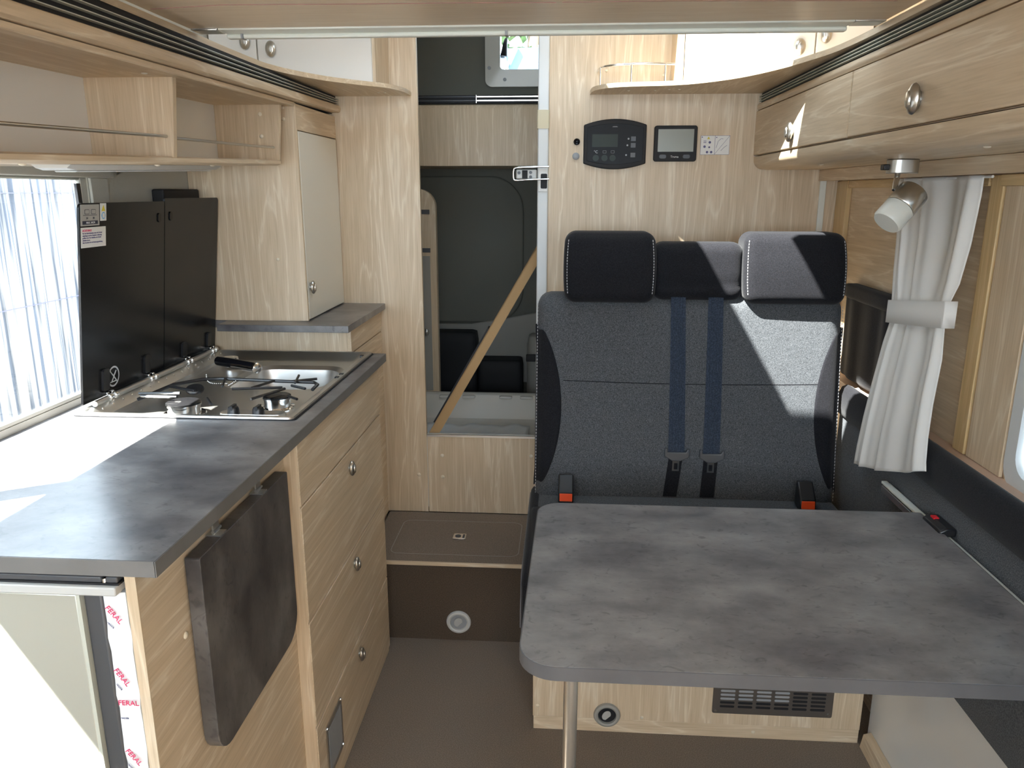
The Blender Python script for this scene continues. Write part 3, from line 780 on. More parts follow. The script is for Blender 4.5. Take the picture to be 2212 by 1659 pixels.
# ------------------------------------------------------------------ corner cupboards with curved shelves
lc = thing('corner_cupboard', 'oak corner cupboard with white doors and curved shelf, left of the doorway', 'cupboard', (-0.82, 2.5, 1.728))
def smoothcurve(pts, n=6):
    out = []
    P_ = [Vector(p) for p in pts]
    for i in range(len(P_)-1):
        p0 = P_[max(i-1, 0)]; p1 = P_[i]; p2 = P_[i+1]; p3 = P_[min(i+2, len(P_)-1)]
        for k in range(n):
            t = k/n
            out.append(0.5*((2*p1)+(p2-p0)*t+(2*p0-5*p1+4*p2-p3)*t*t+(3*p1-p0-3*p2+p3)*t**3))
    out.append(P_[-1]); return [tuple(o) for o in out]
cv = smoothcurve([(-0.759, 0.15), (-0.759, 1.40), (-0.760, 1.885), (-0.745, 2.06), (-0.682, 2.221), (-0.60, 2.33), (-0.535, 2.40), (-0.505, 2.50), (-0.502, 2.598)])
MB().prism(cv + [(-1.083, 2.598), (-1.083, 0.15)], 'z', 1.7285, 1.741).build('curved_shelf', 'oak_y', lc, smooth=40)
B(-1.083, -0.578, 2.435, 2.598, 1.7415, 2.249).build('body', 'oak_z', lc)
dl = B(-0.931, -0.582, 2.420, 2.434, 1.7445, 2.22).build('door', 'white_lacquer', lc, bevel=0.002)
knob(dl, (-0.888, 2.420, 1.843), (0, -1, 0), 1.0)
dl = B(-1.080, -0.935, 2.420, 2.434, 1.7445, 2.22).build('door', 'white_lacquer', lc, bevel=0.002)
knob(dl, (-0.966, 2.420, 1.865), (0, -1, 0), 1.0)
B(-0.5815, -0.572, 2.418, 2.598, 1.7415, 2.249).build('side_panel', 'oak_z', lc)
for x in (-0.585, -0.565): screwcap(lc, (x, 2.50, 1.7285), (0, 0, -1), 0.004)

rc = thing('corner_cupboard', 'oak corner cupboard with white doors and chrome-railed curved shelf above the bench', 'cupboard', (0.5, 2.5, 1.728))
cv = smoothcurve([(0.603, 0.15), (0.603, 1.40), (0.598, 1.80), (0.570, 1.98), (0.530, 2.12), (0.470, 2.25), (0.385, 2.35), (0.30, 2.395), (0.20, 2.41), (0.13, 2.435), (0.085, 2.50), (0.075, 2.598)])
MB().prism(cv + [(0.885, 2.598), (0.885, 0.15)], 'z', 1.7285, 1.741).build('curved_shelf', 'oak_y', rc, smooth=40)
B(0.345, 0.885, 2.468, 2.598, 1.7415, 2.249).build('body', 'oak_z', rc)
B(0.326, 0.345, 2.452, 2.598, 1.7415, 2.249).build('side_panel', 'oak_z', rc, bevel=0.001)
dl = B(0.347, 0.720, 2.452, 2.467, 1.7445, 2.22).build('door', 'white_lacquer', rc, bevel=0.002)
knob(dl, (0.676, 2.452, 1.838), (0, -1, 0), 1.0)
dl = B(0.724, 0.882, 2.452, 2.467, 1.7445, 2.22).build('door', 'white_lacquer', rc, bevel=0.002)
knob(dl, (0.748, 2.452, 1.870), (0, -1, 0), 1.0)
gr = MB().tube(smoothcurve([(0.098, 2.597, 1.796), (0.100, 2.53, 1.796), (0.125, 2.475, 1.796), (0.19, 2.445, 1.796), (0.24, 2.44, 1.796), (0.326, 2.46, 1.796)]), 0.0032, 8)
for x, y in ((0.103, 2.51), (0.192, 2.444), (0.292, 2.45)):
    gr.tube([(x, y, 1.741), (x, y, 1.796)], 0.003, 8).lathe((x, y, 1.741), (0, 0, 1), [(0.006, 0), (0.005, 0.003), (0.003, 0.005)], 10)
gr.build('gallery_rail', 'chrome', rc, smooth=50)
for x, y in ((0.19, 2.50), (0.27, 2.50), (0.31, 2.48), (0.34, 2.48)): screwcap(rc, (x, y, 1.7285), (0, 0, -1), 0.005)
for p in ((0.125, YP, 1.80), (0.305, YP, 1.785)): screwcap(rc, p, (0, -1, 0), 0.005)

# ------------------------------------------------------------------ right overhead cabinet
ro = thing('overhead_cabinet', 'closed oak overhead cabinet above the right window and table', 'overhead cabinet', (0.75, 1.4, 1.46))
FX = 0.603
MB().prism([(0.884, 1.728), (0.618, 1.728), (0.618, 1.698), (0.612, 1.698), (FX+0.012, 1.679), (FX+0.012, 1.54), (0.884, 1.54)], 'y', YA, YB).build('body', 'oak_y', ro)
MB().prism([(0.640, 1.6975), (0.606, 1.6975), (FX, 1.695), (FX-0.001, 1.685), (FX+0.003, 1.6785), (FX+0.012, 1.6785)], 'y', YA, YB).build('rail', 'oak_y', ro, smooth=50)
vg = B(0.614, 0.619, YA, YB, 1.698, 1.728).build('vent_strip', 'black_matt', ro)
for z in (1.7045, 1.7115, 1.7185):
    B(0.6055, 0.615, YA, YB, z-0.0009, z+0.0009).build('vent_slat', 'slat_light', vg)
for y0, y1, ky in ((1.764, 2.596, 2.17), (0.90, 1.758, 1.425), (0.16, 0.896, 0.5)):
    d = B(FX-0.003, FX+0.0115, y0, y1, 1.541, 1.6745).build('door', 'oak_y', ro, bevel=0.0025)
    knob(d, (FX-0.003, ky, 1.582), (-1, 0, 0), 1.12)
lip = [(FX, 1.5365), (FX, 1.527)] + [(FX+0.034-0.034*math.cos(a), 1.527-0.030*math.sin(a)) for a in [math.radians(q) for q in range(10, 91, 10)]] + [(0.884, 1.497), (0.884, 1.5365)]
MB().prism(lip, 'y', YA, YB).build('lower_lip', 'oak_y', ro, smooth=50)
B(0.812, 0.828, YA, YB, 1.462, 1.4965).build('fascia', 'oak_y', ro, bevel=0.001)
for y in (1.30, 2.10): screwcap(ro, (0.66, y, 1.497), (0, 0, -1), 0.006)

# spot lamp
sp = thing('spot_lamp', 'chrome swivel spot lamp with frosted shade under the right overhead cabinet', 'lamp', (0.735, 1.78, 1.497))
MB().prism(rrect(0.700, 0.765, 1.757, 1.803, 0.022), 'z', 1.467, 1.4965).build('mount', 'nickel', sp, smooth=40, bevel=0.0015)
B(0.689, 0.702, 1.770, 1.790, 1.474, 1.486).build('switch', 'black_plastic', sp, bevel=0.002)
MB().tube([(0.722, 1.775, 1.470), (0.716, 1.765, 1.445), (0.713, 1.758, 1.432)], 0.006, 14).build('arm', 'chrome', sp, smooth=50)
hd_o = Vector((0.748, 1.745, 1.428)); hd_d = Vector((-0.66, -0.25, -0.72)).normalized()
sh = MB().lathe(hd_o, hd_d, [(0.004, -0.003), (0.030, -0.002), (0.0325, 0.001), (0.0325, 0.044), (0.031, 0.046)], 30).build('head', 'nickel', sp, smooth=40)
MB().lathe(hd_o, hd_d, [(0.030, 0.046), (0.0320, 0.048), (0.0322, 0.086), (0.029, 0.091), (0.001, 0.092)], 30).build('shade', 'frosted_shade', sp, smooth=40)

# ------------------------------------------------------------------ right wall fittings
struct(MB().box(0.876, 0.888, 1.642, 1.690, 0.872, 1.462).build('trim_5', 'pine_z', bevel=0.002))
struct(MB().box(0.872, 0.888, 2.505, 2.598, 0.872, 1.462).build('trim_6', 'pine_z', bevel=0.002))
struct(MB().box(0.874, 0.888, 1.695, 2.50, 1.440, 1.462).box(0.868, 0.888, 1.40, 1.640, 1.44, 1.462).build('trim_7', 'pine_y', bevel=0.001))
struct(MB().box(0.879, 0.8865, 1.505, 1.636, 0.872, 1.44).build('trim_8', 'oak_z', bevel=0.001))
struct(MB().box(0.845, 0.888, 0.20, 2.598, 0.850, 0.871).build('trim_9', 'ledge_rose', bevel=0.002))
# white side lining below the upholstery, and its kick board
struct(B(0.832, 0.888, 0.20, 1.812, 0.0, 0.412).build('wall_side_lining', 'white_lacquer'))
struct(MB().prism([(0.806, 0.0), (0.831, 0.0), (0.831, 0.045), (0.812, 0.038)], 'y', 0.20, 1.79).build('baseboard_right', 'oak_y'))

sw = thing('side_upholstery', 'grey fabric side panel with black bolster along the right wall', 'wall padding', (0.85, 1.4, 0.41))
MB().prism([(0.822, 0.412), (0.886, 0.412), (0.886, 0.849), (0.844, 0.849), (0.812, 0.80), (0.810, 0.60), (0.812, 0.425)], 'y', 0.20, 2.20).build('panel', 'grey_melange', sw, smooth=40)
pr = [(0.812, 0.800), (0.806, 0.806), (0.802, 0.830), (0.803, 0.862), (0.812, 0.882), (0.826, 0.888), (0.840, 0.882), (0.844, 0.868), (0.844, 0.800)]
MB().prism(pr, 'y', 0.20, 2.205).build('bolster', 'black_fabric', sw, smooth=60)

# blackout fabric cover
bc = thing('blackout_cover', 'black padded window cover on the right wall behind the curtain', 'window cover', (0.87, 2.26, 0.875))
def fb(p):
    k = 0.004*math.sin((p.y-2.1)*55)*(1 if p.z < 1.12 else 0)
    return (p.x + (k if p.x < 0.875 else 0), p.y + (p.z-1.0)*0.05*(1 if p.y > 2.25 else -0.2), p.z)
MB().rounded(0.858, 0.887, 2.02, 2.385, 0.880, 1.150, 0.022, 22, fn=fb).build('padded_panel', 'black_fabric', bc, smooth=60)
MB().rounded(0.852, 0.887, 2.02, 2.385, 1.118, 1.163, 0.010, 8).build('hem_band', 'black_fabric', bc, smooth=60)

# curtain
cu = thing('curtain', 'white curtain gathered by a tieback beside the right window', 'curtain', (0.83, 1.85, 0.75))
rows = [  # z_far, z_near, y_far, y_near, x, amp, folds
    (1.461, 1.461, 2.085, 1.668, 0.845, 0.009),
    (1.42, 1.42, 2.06, 1.665, 0.842, 0.012),
    (1.32, 1.32, 2.02, 1.668, 0.836, 0.014),
    (1.24, 1.24, 1.99, 1.668, 0.826, 0.011),
    (1.170, 1.205, 1.960, 1.672, 0.818, 0.006),
    (1.115, 1.15, 1.940, 1.672, 0.812, 0.006),
    (1.06, 1.08, 1.952, 1.655, 0.806, 0.010),
    (0.95, 0.98, 1.963, 1.645, 0.795, 0.011),
    (0.86, 0.91, 1.973, 1.632, 0.788, 0.011),
    (0.775, 0.86, 1.983, 1.618, 0.784, 0.011),
    (0.722, 0.842, 1.988, 1.610, 0.783, 0.011)]
NU = 90
# densify rows
dens = []
for i in range(len(rows)-1):
    for k in range(4):
        t = k/4; dens.append([rows[i][j]*(1-t)+rows[i+1][j]*t for j in range(6)])
dens.append(list(rows[-1]))
def crow(rw, off=0.0, amp=1.0):
    zf, zn, yf, yn, x, a = rw
    out = []
    for i in range(NU+1):
        u = i/NU
        ph = 2*math.pi*(3.4*u + 0.3*math.sin(5*u))
        sag = 0.010*math.sin(math.pi*u)
        out.append((x + 0.62*a*math.sin(ph) + off + 0.22*a*math.sin(2.3*ph+1), yf*(1-u)+yn*u + 0.3*a*math.cos(ph), zf*(1-u)+zn*u - sag*(1 if zn < 1.0 else 0)))
    return out
vs = [p for rw in dens for p in crow(rw)]
fs = [(r*(NU+1)+i, r*(NU+1)+i+1, (r+1)*(NU+1)+i+1, (r+1)*(NU+1)+i) for r in range(len(dens)-1) for i in range(NU)]
c_ = MB().add(vs, fs).build('cloth', 'curtain_cloth', cu, smooth=0)
md = c_.modifiers.new('thickness', 'SOLIDIFY'); md.thickness = 0.0012
tbm = MB(); rs = []
for zf, zn in ((1.187, 1.207), (1.127, 1.147)):
    pass
ring_o = []
for zf, zn in ((1.168, 1.204), (1.142, 1.176), (1.112, 1.146)):
    yf, yn = 1.950, 1.664
    r_ = []
    for i in range(41):
        u = i/40; r_.append((0.806-0.006*math.sin(math.pi*u), yf*(1-u)+yn*u, zf*(1-u)+zn*u))
    for i in range(41):
        u = 1-i/40; r_.append((0.832+0.004*math.sin(math.pi*u), yf*(1-u)+yn*u, zf*(1-u)+zn*u))
    ring_o.append(r_)
tb = MB().rings(ring_o, caps=False).build('tieback', 'curtain_cloth', cu, smooth=50)
md = tb.modifiers.new('thickness', 'SOLIDIFY'); md.thickness = 0.0012
hem = []
cr = MB().tube([(0.852, 2.10, 1.458), (0.852, 1.64, 1.458)], 0.003, 8).build('curtain_wire', 'roof_white', cu, smooth=60)

# ------------------------------------------------------------------ wall devices on the right partition
cp = thing('control_panel', 'black glossy control panel with grey display above the bench', 'control panel', (0.152, YP-0.012, 1.57))
def bulged(x0, x1, z0, z1, b_, n=14):
    pts = []
    for k in range(n+1):
        t = k/n; pts.append((x0+(x1-x0)*t, z1 + b_*(1-(2*t-1)**2)))
    for k in range(n+1):
        t = 1-k/n; pts.append((x0+(x1-x0)*t, z0 - b_*(1-(2*t-1)**2)))
    return pts
MB().prism(bulged(0.058, 0.258, 1.517, 1.636, 0.018), 'y', YP-0.014, YP).build('casing', 'black_matt', cp, bevel=0.003, segs=3)
fp = MB().prism(bulged(0.069, 0.248, 1.526, 1.628, 0.012), 'y', YP-0.0155, YP-0.014).build('front_glass', 'panel_glass', cp, bevel=0.0005)
B(0.085, 0.167, YP-0.0162, YP-0.0155, 1.568, 1.607).build('display', 'screen_dark', cp)
fy = YP-0.0158
text_mesh('\u00b0C', 0.012, (0.091, fy, 1.549), (1, 0, 0), (0, 0, 1), 'ink_white', cp)
for i, x in enumerate((0.098, 0.126, 0.152)):
    disc((x, YP-0.0155, 1.534), (0, -1, 0), 0.010, 0.001, 24).build('round_key', 'screen_dark', cp)
    if i: MB().box(x-0.006, x+0.005, fy, fy+0.0003, 1.549, 1.5497).box(x-0.006, x+0.005, fy, fy+0.0003, 1.556, 1.5567).box(x-0.006, x-0.0053, fy, fy+0.0003, 1.549, 1.5567).box(x+0.0043, x+0.005, fy, fy+0.0003, 1.549, 1.5567).build('key_icon', 'grey_plastic', cp)
for i, z in enumerate((1.593, 1.573, 1.543)):
    B(0.209, 0.224, YP-0.0165, YP-0.0155, z-0.007, z+0.007).build('square_key', 'dark_grey_plastic', cp)
    disc((0.201-0.003*i, YP-0.0155, z), (0, -1, 0), 0.003, 0.0006, 10).build('indicator_icon', 'grey_plastic', cp)
MB().prism([(0.148, 1.629), (0.166, 1.629), (0.163, 1.631), (0.151, 1.631)], 'y', YP-0.0162, YP-0.0155).build('logo_mark', 'grey_plastic', cp)

mo = thing('display_unit', 'small black display unit with grey screen beside the larger control panel', 'display', (0.35, YP-0.01, 1.57))
MB().prism(rrect(0.283, 0.419, 1.523, 1.633, 0.008), 'y', YP-0.013, YP).build('casing', 'black_matt', mo, bevel=0.002)
B(0.295, 0.408, YP-0.0136, YP-0.013, 1.553, 1.622).build('screen', 'screen_grey', mo)
for x in (0.312, 0.387):
    MB().prism(rrect(x-0.011, x+0.011, 1.532, 1.544, 0.0055), 'y', YP-0.0145, YP-0.013).build('button', 'black_plastic', mo)
text_mesh('Truma', 0.0095, (0.3495, YP-0.0134, 1.5345), (1, 0, 0), (0, 0, 1), 'ink_white', mo, align='CENTER')

st = thing('instruction_sticker', 'white instruction sticker with two pictogram panels beside the display unit', 'sticker', (0.478, YP-0.001, 1.575))
B(0.432, 0.524, YP-0.0008, YP, 1.544, 1.603).build('paper', 'paper_white', st)
m = MB()
y_ = YP-0.0011
for x0, x1, z0, z1 in ((0.432, 0.524, 1.6022, 1.603), (0.432, 0.524, 1.544, 1.5448), (0.432, 0.4328, 1.544, 1.603), (0.5232, 0.524, 1.544, 1.603), (0.4768, 0.4778, 1.544, 1.603)):
    m.box(x0, x1, y_, YP-0.0006, z0, z1)
m.tube([(0.478, y_, 1.546), (0.523, y_, 1.602)], 0.0004, 5)
m.tube([(0.482, y_, 1.565), (0.487, y_, 1.585), (0.497, y_, 1.594), (0.503, y_, 1.592)], 0.0005, 5)
m.tube([(0.497, y_, 1.556), (0.506, y_, 1.566), (0.516, y_, 1.573)], 0.0005, 5)
for k in range(3): m.box(0.441, 0.450, y_, YP-0.0006, 1.580+k*0.003, 1.5812+k*0.003)
for cx, cz, r in ((0.461, 1.582, 0.004), (0.445, 1.569, 0.004), (0.460, 1.567, 0.003), (0.454, 1.552, 0.004), (0.467, 1.552, 0.004), (0.4365, 1.598, 0.0018), (0.482, 1.597, 0.0018)):
    m.lathe((cx, y_, cz), (0, 1, 0), [(r, 0), (r, 0.0003)], 10)
m.build('print', 'ink_blue', st)
MB().prism([(0.452, 1.592), (0.461, 1.592), (0.4565, 1.600)], 'y', y_, YP-0.0006).build('warning_triangle', 'yellow', st)

kb = MB().lathe((0.036, YP, 1.585), (0, -1, 0), [(0.0105, 0), (0.0105, 0.006), (0.008, 0.009), (0.005, 0.007), (0.001, 0.0065)], 24).build('round_sensor', 'black_gloss', smooth=40)
tag(kb, 'upper small glossy black round button left of the control panel', 'button')
kb = MB().lathe((0.034, YP, 1.540), (0, -1, 0), [(0.0115, 0), (0.0115, 0.006), (0.009, 0.008), (0.001, 0.0085)], 24).build('round_button', 'grey_plastic', smooth=40)
tag(kb, 'lower small grey round button left of the control panel', 'button')

# tape on the jamb, and the door latch
tp_ = MB().prism(rrect(-0.0925, -0.053, YP-0.0225, YP+0.02, 0.005), 'z', 1.625, 1.682).build('tape_band', 'tape_beige')
tag(tp_, 'beige tape band wrapped around the white door jamb', 'tape')
dl_ = thing('door_latch', 'chrome wire door latch with white plate on the door jamb', 'latch', (-0.10, YP-0.03, 1.46))
B(-0.087, -0.056, YP-0.024, YP-0.020, 1.428, 1.507).build('plate', 'paper_white', dl_, bevel=0.003)
MB().prism(rrect(-0.079, -0.058, 1.438, 1.485, 0.004), 'y', YP-0.025, YP-0.023).build('slot', 'black_matt', dl_)
MB().tube(smoothcurve([(-0.052, YP-0.03, 1.507), (-0.12, YP-0.03, 1.505), (-0.160, YP-0.03, 1.503), (-0.167, YP-0.03, 1.494), (-0.167, YP-0.03, 1.472), (-0.160, YP-0.03, 1.464), (-0.12, YP-0.03, 1.466), (-0.052, YP-0.03, 1.468)]), 0.003, 8).build('wire_loop', 'chrome', dl_, smooth=50)
B(-0.160, -0.092, YP-0.020, YP-0.006, 1.468, 1.498).build('lock_body', 'silver_plastic', dl_, bevel=0.004)
B(-0.140, -0.122, YP-0.0215, YP-0.0195, 1.470, 1.496).build('lock_gap', 'black_matt', dl_)
for x, z in ((-0.150, 1.488), (-0.112, 1.489), (-0.112, 1.475)):
    disc((x, YP-0.020, z), (0, -1, 0), 0.005, 0.002, 14).build('screw', 'black_plastic', dl_)

# ------------------------------------------------------------------ step
stp = thing('carpeted_step', 'brown carpeted step with floor hatch and round air outlet below the doorway', 'step', (-0.34, 2.4, 0.0))
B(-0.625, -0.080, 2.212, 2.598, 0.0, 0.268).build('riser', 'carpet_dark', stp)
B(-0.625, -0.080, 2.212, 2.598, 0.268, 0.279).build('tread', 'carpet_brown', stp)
B(-0.625, -0.080, 2.204, 2.212, 0.268, 0.2795).build('nosing', 'oak_x', stp, bevel=0.001)
hl = MB(); o_ = rrect(-0.555, -0.13, 2.262, 2.525, 0.03); i_ = rrect(-0.553, -0.132, 2.264, 2.523, 0.028)
hl.rings([[(p[0], p[1], 0.2790) for p in o_], [(p[0], p[1], 0.2795) for p in o_], [(p[0], p[1], 0.2795) for p in i_], [(p[0], p[1], 0.2790) for p in i_]], caps=False)
hl.build('hatch_outline', 'vent_grey', stp)
lt = MB().prism(rrect(-0.362, -0.318, 2.378, 2.418, 0.004), 'z', 0.279, 0.282).build('hatch_latch', 'chrome', stp, bevel=0.001)
disc((-0.345, 2.398, 0.282), (0, 0, 1), 0.010, 0.0015).build('lock_cylinder', 'dark_grey_plastic', lt)
B(-0.329, -0.322, 2.386, 2.410, 0.282, 0.283).build('grip', 'dark_grey_plastic', lt)
def air_outlet(par, c, s=1.0, mat='vent_grey', dark='black_matt', tilt=0.3):
    o = MB().lathe(c, (0, -1, 0), [(0.041*s, 0), (0.0425*s, 0.003), (0.040*s, 0.008), (0.034*s, 0.010), (0.029*s, 0.008), (0.028*s, 0.001), (0.026*s, 0.0005)], 36).build('air_outlet', mat, par, smooth=40)
    disc((c[0], c[1]-0.0008, c[2]), (0, -1, 0), 0.028*s, 0.0006, 28).build('duct', dark, o)
    m_ = MB().lathe((c[0]-0.002, c[1]-0.004, c[2]), (tilt, -1, -tilt), [(0.020*s, 0), (0.020*s, 0.002)], 24, (1, 0.72))
    m_.build('flap', 'silver_plastic', o)
    return o
air_outlet(stp, (-0.321, 2.212, 0.068), 0.95, 'silver_plastic', 'grey_plastic')

# ------------------------------------------------------------------ bench seat
be = thing('bench_seat', 'two-seat bench with grey fabric, black headrests and oak base', 'bench', (0.36, 2.0, 0.0))
bb_ = B(-0.063, 0.805, 1.800, 2.44, 0.042, 0.40).build('seat_base', 'oak_z', be, bevel=0.0015)
B(-0.061, 0.805, 1.803, 2.44, 0.0, 0.0405).build('plinth', 'oak_x', be, bevel=0.001)
air_outlet(be, (0.138, 1.800, 0.057), 0.85)
vt = MB()
VX0, VX1, VZ0, VZ1 = 0.416, 0.728, 0.078, 0.180
vt.prism(rrect(VX0, VX1, VZ0, VZ1, 0.005), 'y', 1.7965, 1.7995)
vo = vt.build('vent_grille', 'brown_metal', be, bevel=0.0008)
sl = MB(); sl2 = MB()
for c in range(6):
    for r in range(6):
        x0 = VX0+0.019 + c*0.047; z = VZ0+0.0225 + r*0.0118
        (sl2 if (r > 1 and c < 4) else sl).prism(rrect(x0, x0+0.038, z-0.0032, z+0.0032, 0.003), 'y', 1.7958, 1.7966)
sl.build('slots', 'black_matt', vo); sl2.build('lit_slots', 'grey_plastic', vo)  # upper left slots paler: the light on them is put into the colour
for x in (VX0+0.009, VX1-0.009):
    for z in (VZ0+0.009, VZ1-0.009):
        disc((x, 1.7965, z), (0, -1, 0), 0.0042, 0.002, 12).build('screw', 'chrome', vo)
for p in ((-0.05, 1.80, 0.075), (0.232, 1.80, 0.052), (0.53, 1.803, 0.02)): screwcap(be, p, (0, -1, 0), 0.005)
# cushion
def fcush(p):
    z = p.z
    if p.y < 1.72: z -= 0.02*((1.72-p.y)/0.12)**2
    return (p.x, p.y, z)
cz = MB().rounded(-0.085, 0.800, 1.600, 2.20, 0.402, 0.562, 0.035, 24, (0.0, 0.006, 0.008), fn=fcush).build('seat_cushion', 'grey_melange', be, smooth=60)
for sgn, xe in ((1, -0.085), (-1, 0.800)):
    bm_ = MB().rounded(min(xe-0.002*sgn, xe+0.085*sgn), max(xe-0.002*sgn, xe+0.085*sgn), 1.598, 2.03, 0.430, 0.5685, 0.034, 12, fn=lambda p, sgn=sgn, xe=xe: (xe + (p.x-xe)*(0.35+0.65*max(0, math.sin(math.pi*min(1, max(0, (p.y-1.45)/0.62))))), p.y, fcush(p)[2]))
    bm_.build('seat_bolster', 'black_fabric', cz, smooth=60)
MB().tube([(-0.0875, y, 0.55-0.02*(max(0, 1.72-y)/0.12)**2) for y in [2.15-0.05*k for k in range(11)]] + [(-0.0875, 1.612, 0.470), (-0.0875, 1.606, 0.43)], 0.0011, 6).build('piping', 'stitch_dim', cz)
MB().rounded(-0.0865, -0.052, 1.602, 2.19, 0.404, 0.5625, 0.016, 16, fn=fcush).build('side_cover', 'black_fabric', cz, smooth=60)
# backrest: leaning back
def lean(p): return (p.x + 0.0*(p.z), p.y + (p.z-0.53)*0.15, p.z)
BX0, BX1 = -0.073, 0.790
bk = MB().rounded(BX0, BX1, 2.095, 2.215, 0.515, 1.142, 0.040, 28, (0, 0.010, 0), fn=lean).build('backrest', 'grey_melange', be, smooth=60)
def front(x, z, off=0.0):            # on the cushion's front face
    u = (2*(x-BX0)/(BX1-BX0)-1); w_ = (2*(z-0.515)/(1.142-0.515)-1)
    bul = 0.010*(1-u*u)*(1-w_*w_)
    return (x, 2.095 - bul - off + (z-0.53)*0.15, z)
# curved black side inserts
for sgn, xe in ((1, BX0), (-1, BX1)):
    zs = [0.585 + (1.055-0.585)*k/24 for k in range(25)]
    vs, fs = [], []
    NU2 = 8
    for z in zs:
        t = (z-0.585)/(1.055-0.585)
        wd = 0.070*math.sin(math.pi*t)**0.62 + 0.006
        for i in range(NU2+1):
            u = i/NU2
            x = xe + sgn*(-0.0025 + wd*u)
            rr_ = 0.040
            d_in = abs(x-xe)
            dy = 0.0
            if d_in < rr_: dy = rr_ - math.sqrt(max(0, rr_*rr_ - (rr_-d_in)**2))
            p = front(x, z, 0.0018)
            vs.append((x, p[1] + dy, z))
    for r in range(24):
        for i in range(NU2): fs.append((r*(NU2+1)+i, r*(NU2+1)+i+1, (r+1)*(NU2+1)+i+1, (r+1)*(NU2+1)+i))
    o = MB().add(vs, fs).build('side_insert', 'black_fabric', bk, smooth=0)
    md = o.modifiers.new('thickness', 'SOLIDIFY'); md.thickness = 0.003
    # stitched edge
    m = MB()
    for k in range(60):
        z = 0.56 + k*0.0093
        m.lathe((xe + sgn*0.001, 2.115 + (z-0.53)*0.15, z), (0, 0, 1), [(0.0011, 0), (0.0011, 0.006)], 5)
    m.build('stitching', 'stitch_grey', bk)
def frontpath(pts, off): return [front(x, z, off) for x, z in pts]
MB().tube(frontpath([(-0.005+0.745*k/40*0.97+0.01, 0.900-0.004*math.sin(k/40*math.pi)) for k in range(41)], -0.0004), 0.0012, 6).build('seam', 'black_fabric', bk)
# headrests
for x0, x1 in ((0.0, 0.262), (0.500, 0.785)):
    def fh(p, x0=x0, x1=x1):
        t = (p.z-1.125)/0.19
        wdn = 1.0 - 0.045*abs(2*t-1)**2.2
        cx = (x0+x1)/2
        yy = p.y + (p.z-0.53)*0.15 + 0.030*max(0, t-0.45)**1.5
        return (cx + (p.x-cx)*wdn, yy, p.z)
    hr = MB().rounded(x0, x1, 2.060, 2.185, 1.122, 1.318, 0.030, 24, (0, 0.008, 0), fn=fh).build('headrest', 'black_fabric', be, smooth=60)
    for xe, sg in ((x0, 1), (x1, -1)):
        pts = []
        for k in range(20):
            z = 1.150 + 0.150*k/19
            q = fh(Vector((xe+sg*0.006, 2.082, z)))
            pts.append((q[0]+sg*0.004, q[1]-0.0155, z))
        m = MB()
        for k in range(19):
            a, b_ = Vector(pts[k]), Vector(pts[k+1]); m.tube([a, a.lerp(b_, 0.65)], 0.0012, 5)
        m.build('stitching', 'stitch_grey', hr)
MB().rounded(0.255, 0.506, 2.085, 2.180, 1.128, 1.290, 0.030, 16, (0, 0.004, 0), fn=lambda p: (p.x, p.y + (p.z-0.53)*0.15 + 0.004*math.exp(-((p.z-1.175)/0.006)**2), p.z)).build('headrest_bridge', 'black_fabric', be, smooth=60)

# seat belts: webbing over the backrest, tongue, lower strap
def belt(pt, pb, pe, wd, label):
    th = thing('seat_belt', label, 'seat belt', (pt[0], 2.08, 0.54), 'seat belts down the bench backrest')
    rs = []
    for k in range(16):
        t = k/15
        x = pt[0]+(pb[0]-pt[0])*t; z = pt[1]+(pb[1]-pt[1])*t
        yb = front(x, z, 0.0015)[1]
        w2 = wd/2*(1+0.12*t)
        rs.append([(x-w2, yb, z), (x+w2, yb, z), (x+w2, yb-0.0022, z), (x-w2, yb-0.0022, z)])
    wb = MB().rings(rs).build('webbing', 'belt_webbing', th)
    for q in (-0.6, -0.2, 0.2, 0.6):
        m = MB()
        m.tube([(pt[0]+(pb[0]-pt[0])*k/15+q*wd/2, front(pt[0]+(pb[0]-pt[0])*k/15, pt[1]+(pb[1]-pt[1])*k/15, 0.0040)[1], pt[1]+(pb[1]-pt[1])*k/15) for k in range(16)], 0.0009, 5)
        m.build('rib', 'belt_webbing', wb)
    x, z = pb
    y = front(x, z, 0.0)[1]
    T = MB()
    T.prism([(x-0.034, z+0.014), (x-0.028, z+0.014), (x-0.026, z+0.002), (x+0.026, z+0.002), (x+0.030, z+0.012), (x+0.036, z+0.012), (x+0.036, z-0.012), (x+0.012, z-0.024), (x-0.012, z-0.024), (x-0.034, z-0.010)], 'y', y-0.013, y-0.005)
    tg = T.build('tongue_grip', 'dark_grey_plastic', th, bevel=0.002)
    m = MB()
    o2 = rrect(x-0.011, x+0.009, z-0.058, z-0.022, 0.003); i2 = rrect(x-0.006, x+0.004, z-0.050, z-0.031, 0.002)
    m.rings([[(p[0], y-0.010, p[1]) for p in o2], [(p[0], y-0.010, p[1]) for p in i2], [(p[0], y-0.0075, p[1]) for p in i2], [(p[0], y-0.0075, p[1]) for p in o2], [(p[0], y-0.010, p[1]) for p in o2]], caps=False)
    m.build('tongue', 'chrome', tg)
    rs = []
    for k in range(8):
        t = k/7
        xx = x+(pe[0]-x)*t; zz = z-0.004+(pe[1]-z)*t
        yb = front(xx, zz, 0.0015)[1]
        rs.append([(xx-wd*.48, yb, zz), (xx+wd*.48, yb, zz), (xx+wd*.48, yb-0.002, zz), (xx-wd*.48, yb-0.002, zz)])
    MB().rings(rs).build('lower_strap', 'black_fabric', th)
belt((0.326, 1.150), (0.333, 0.702), (0.318, 0.575), 0.041, 'left of the two seat belts hanging down the grey backrest')
belt((0.431, 1.150), (0.432, 0.699), (0.424, 0.575), 0.042, 'right of the two seat belts hanging down the grey backrest')
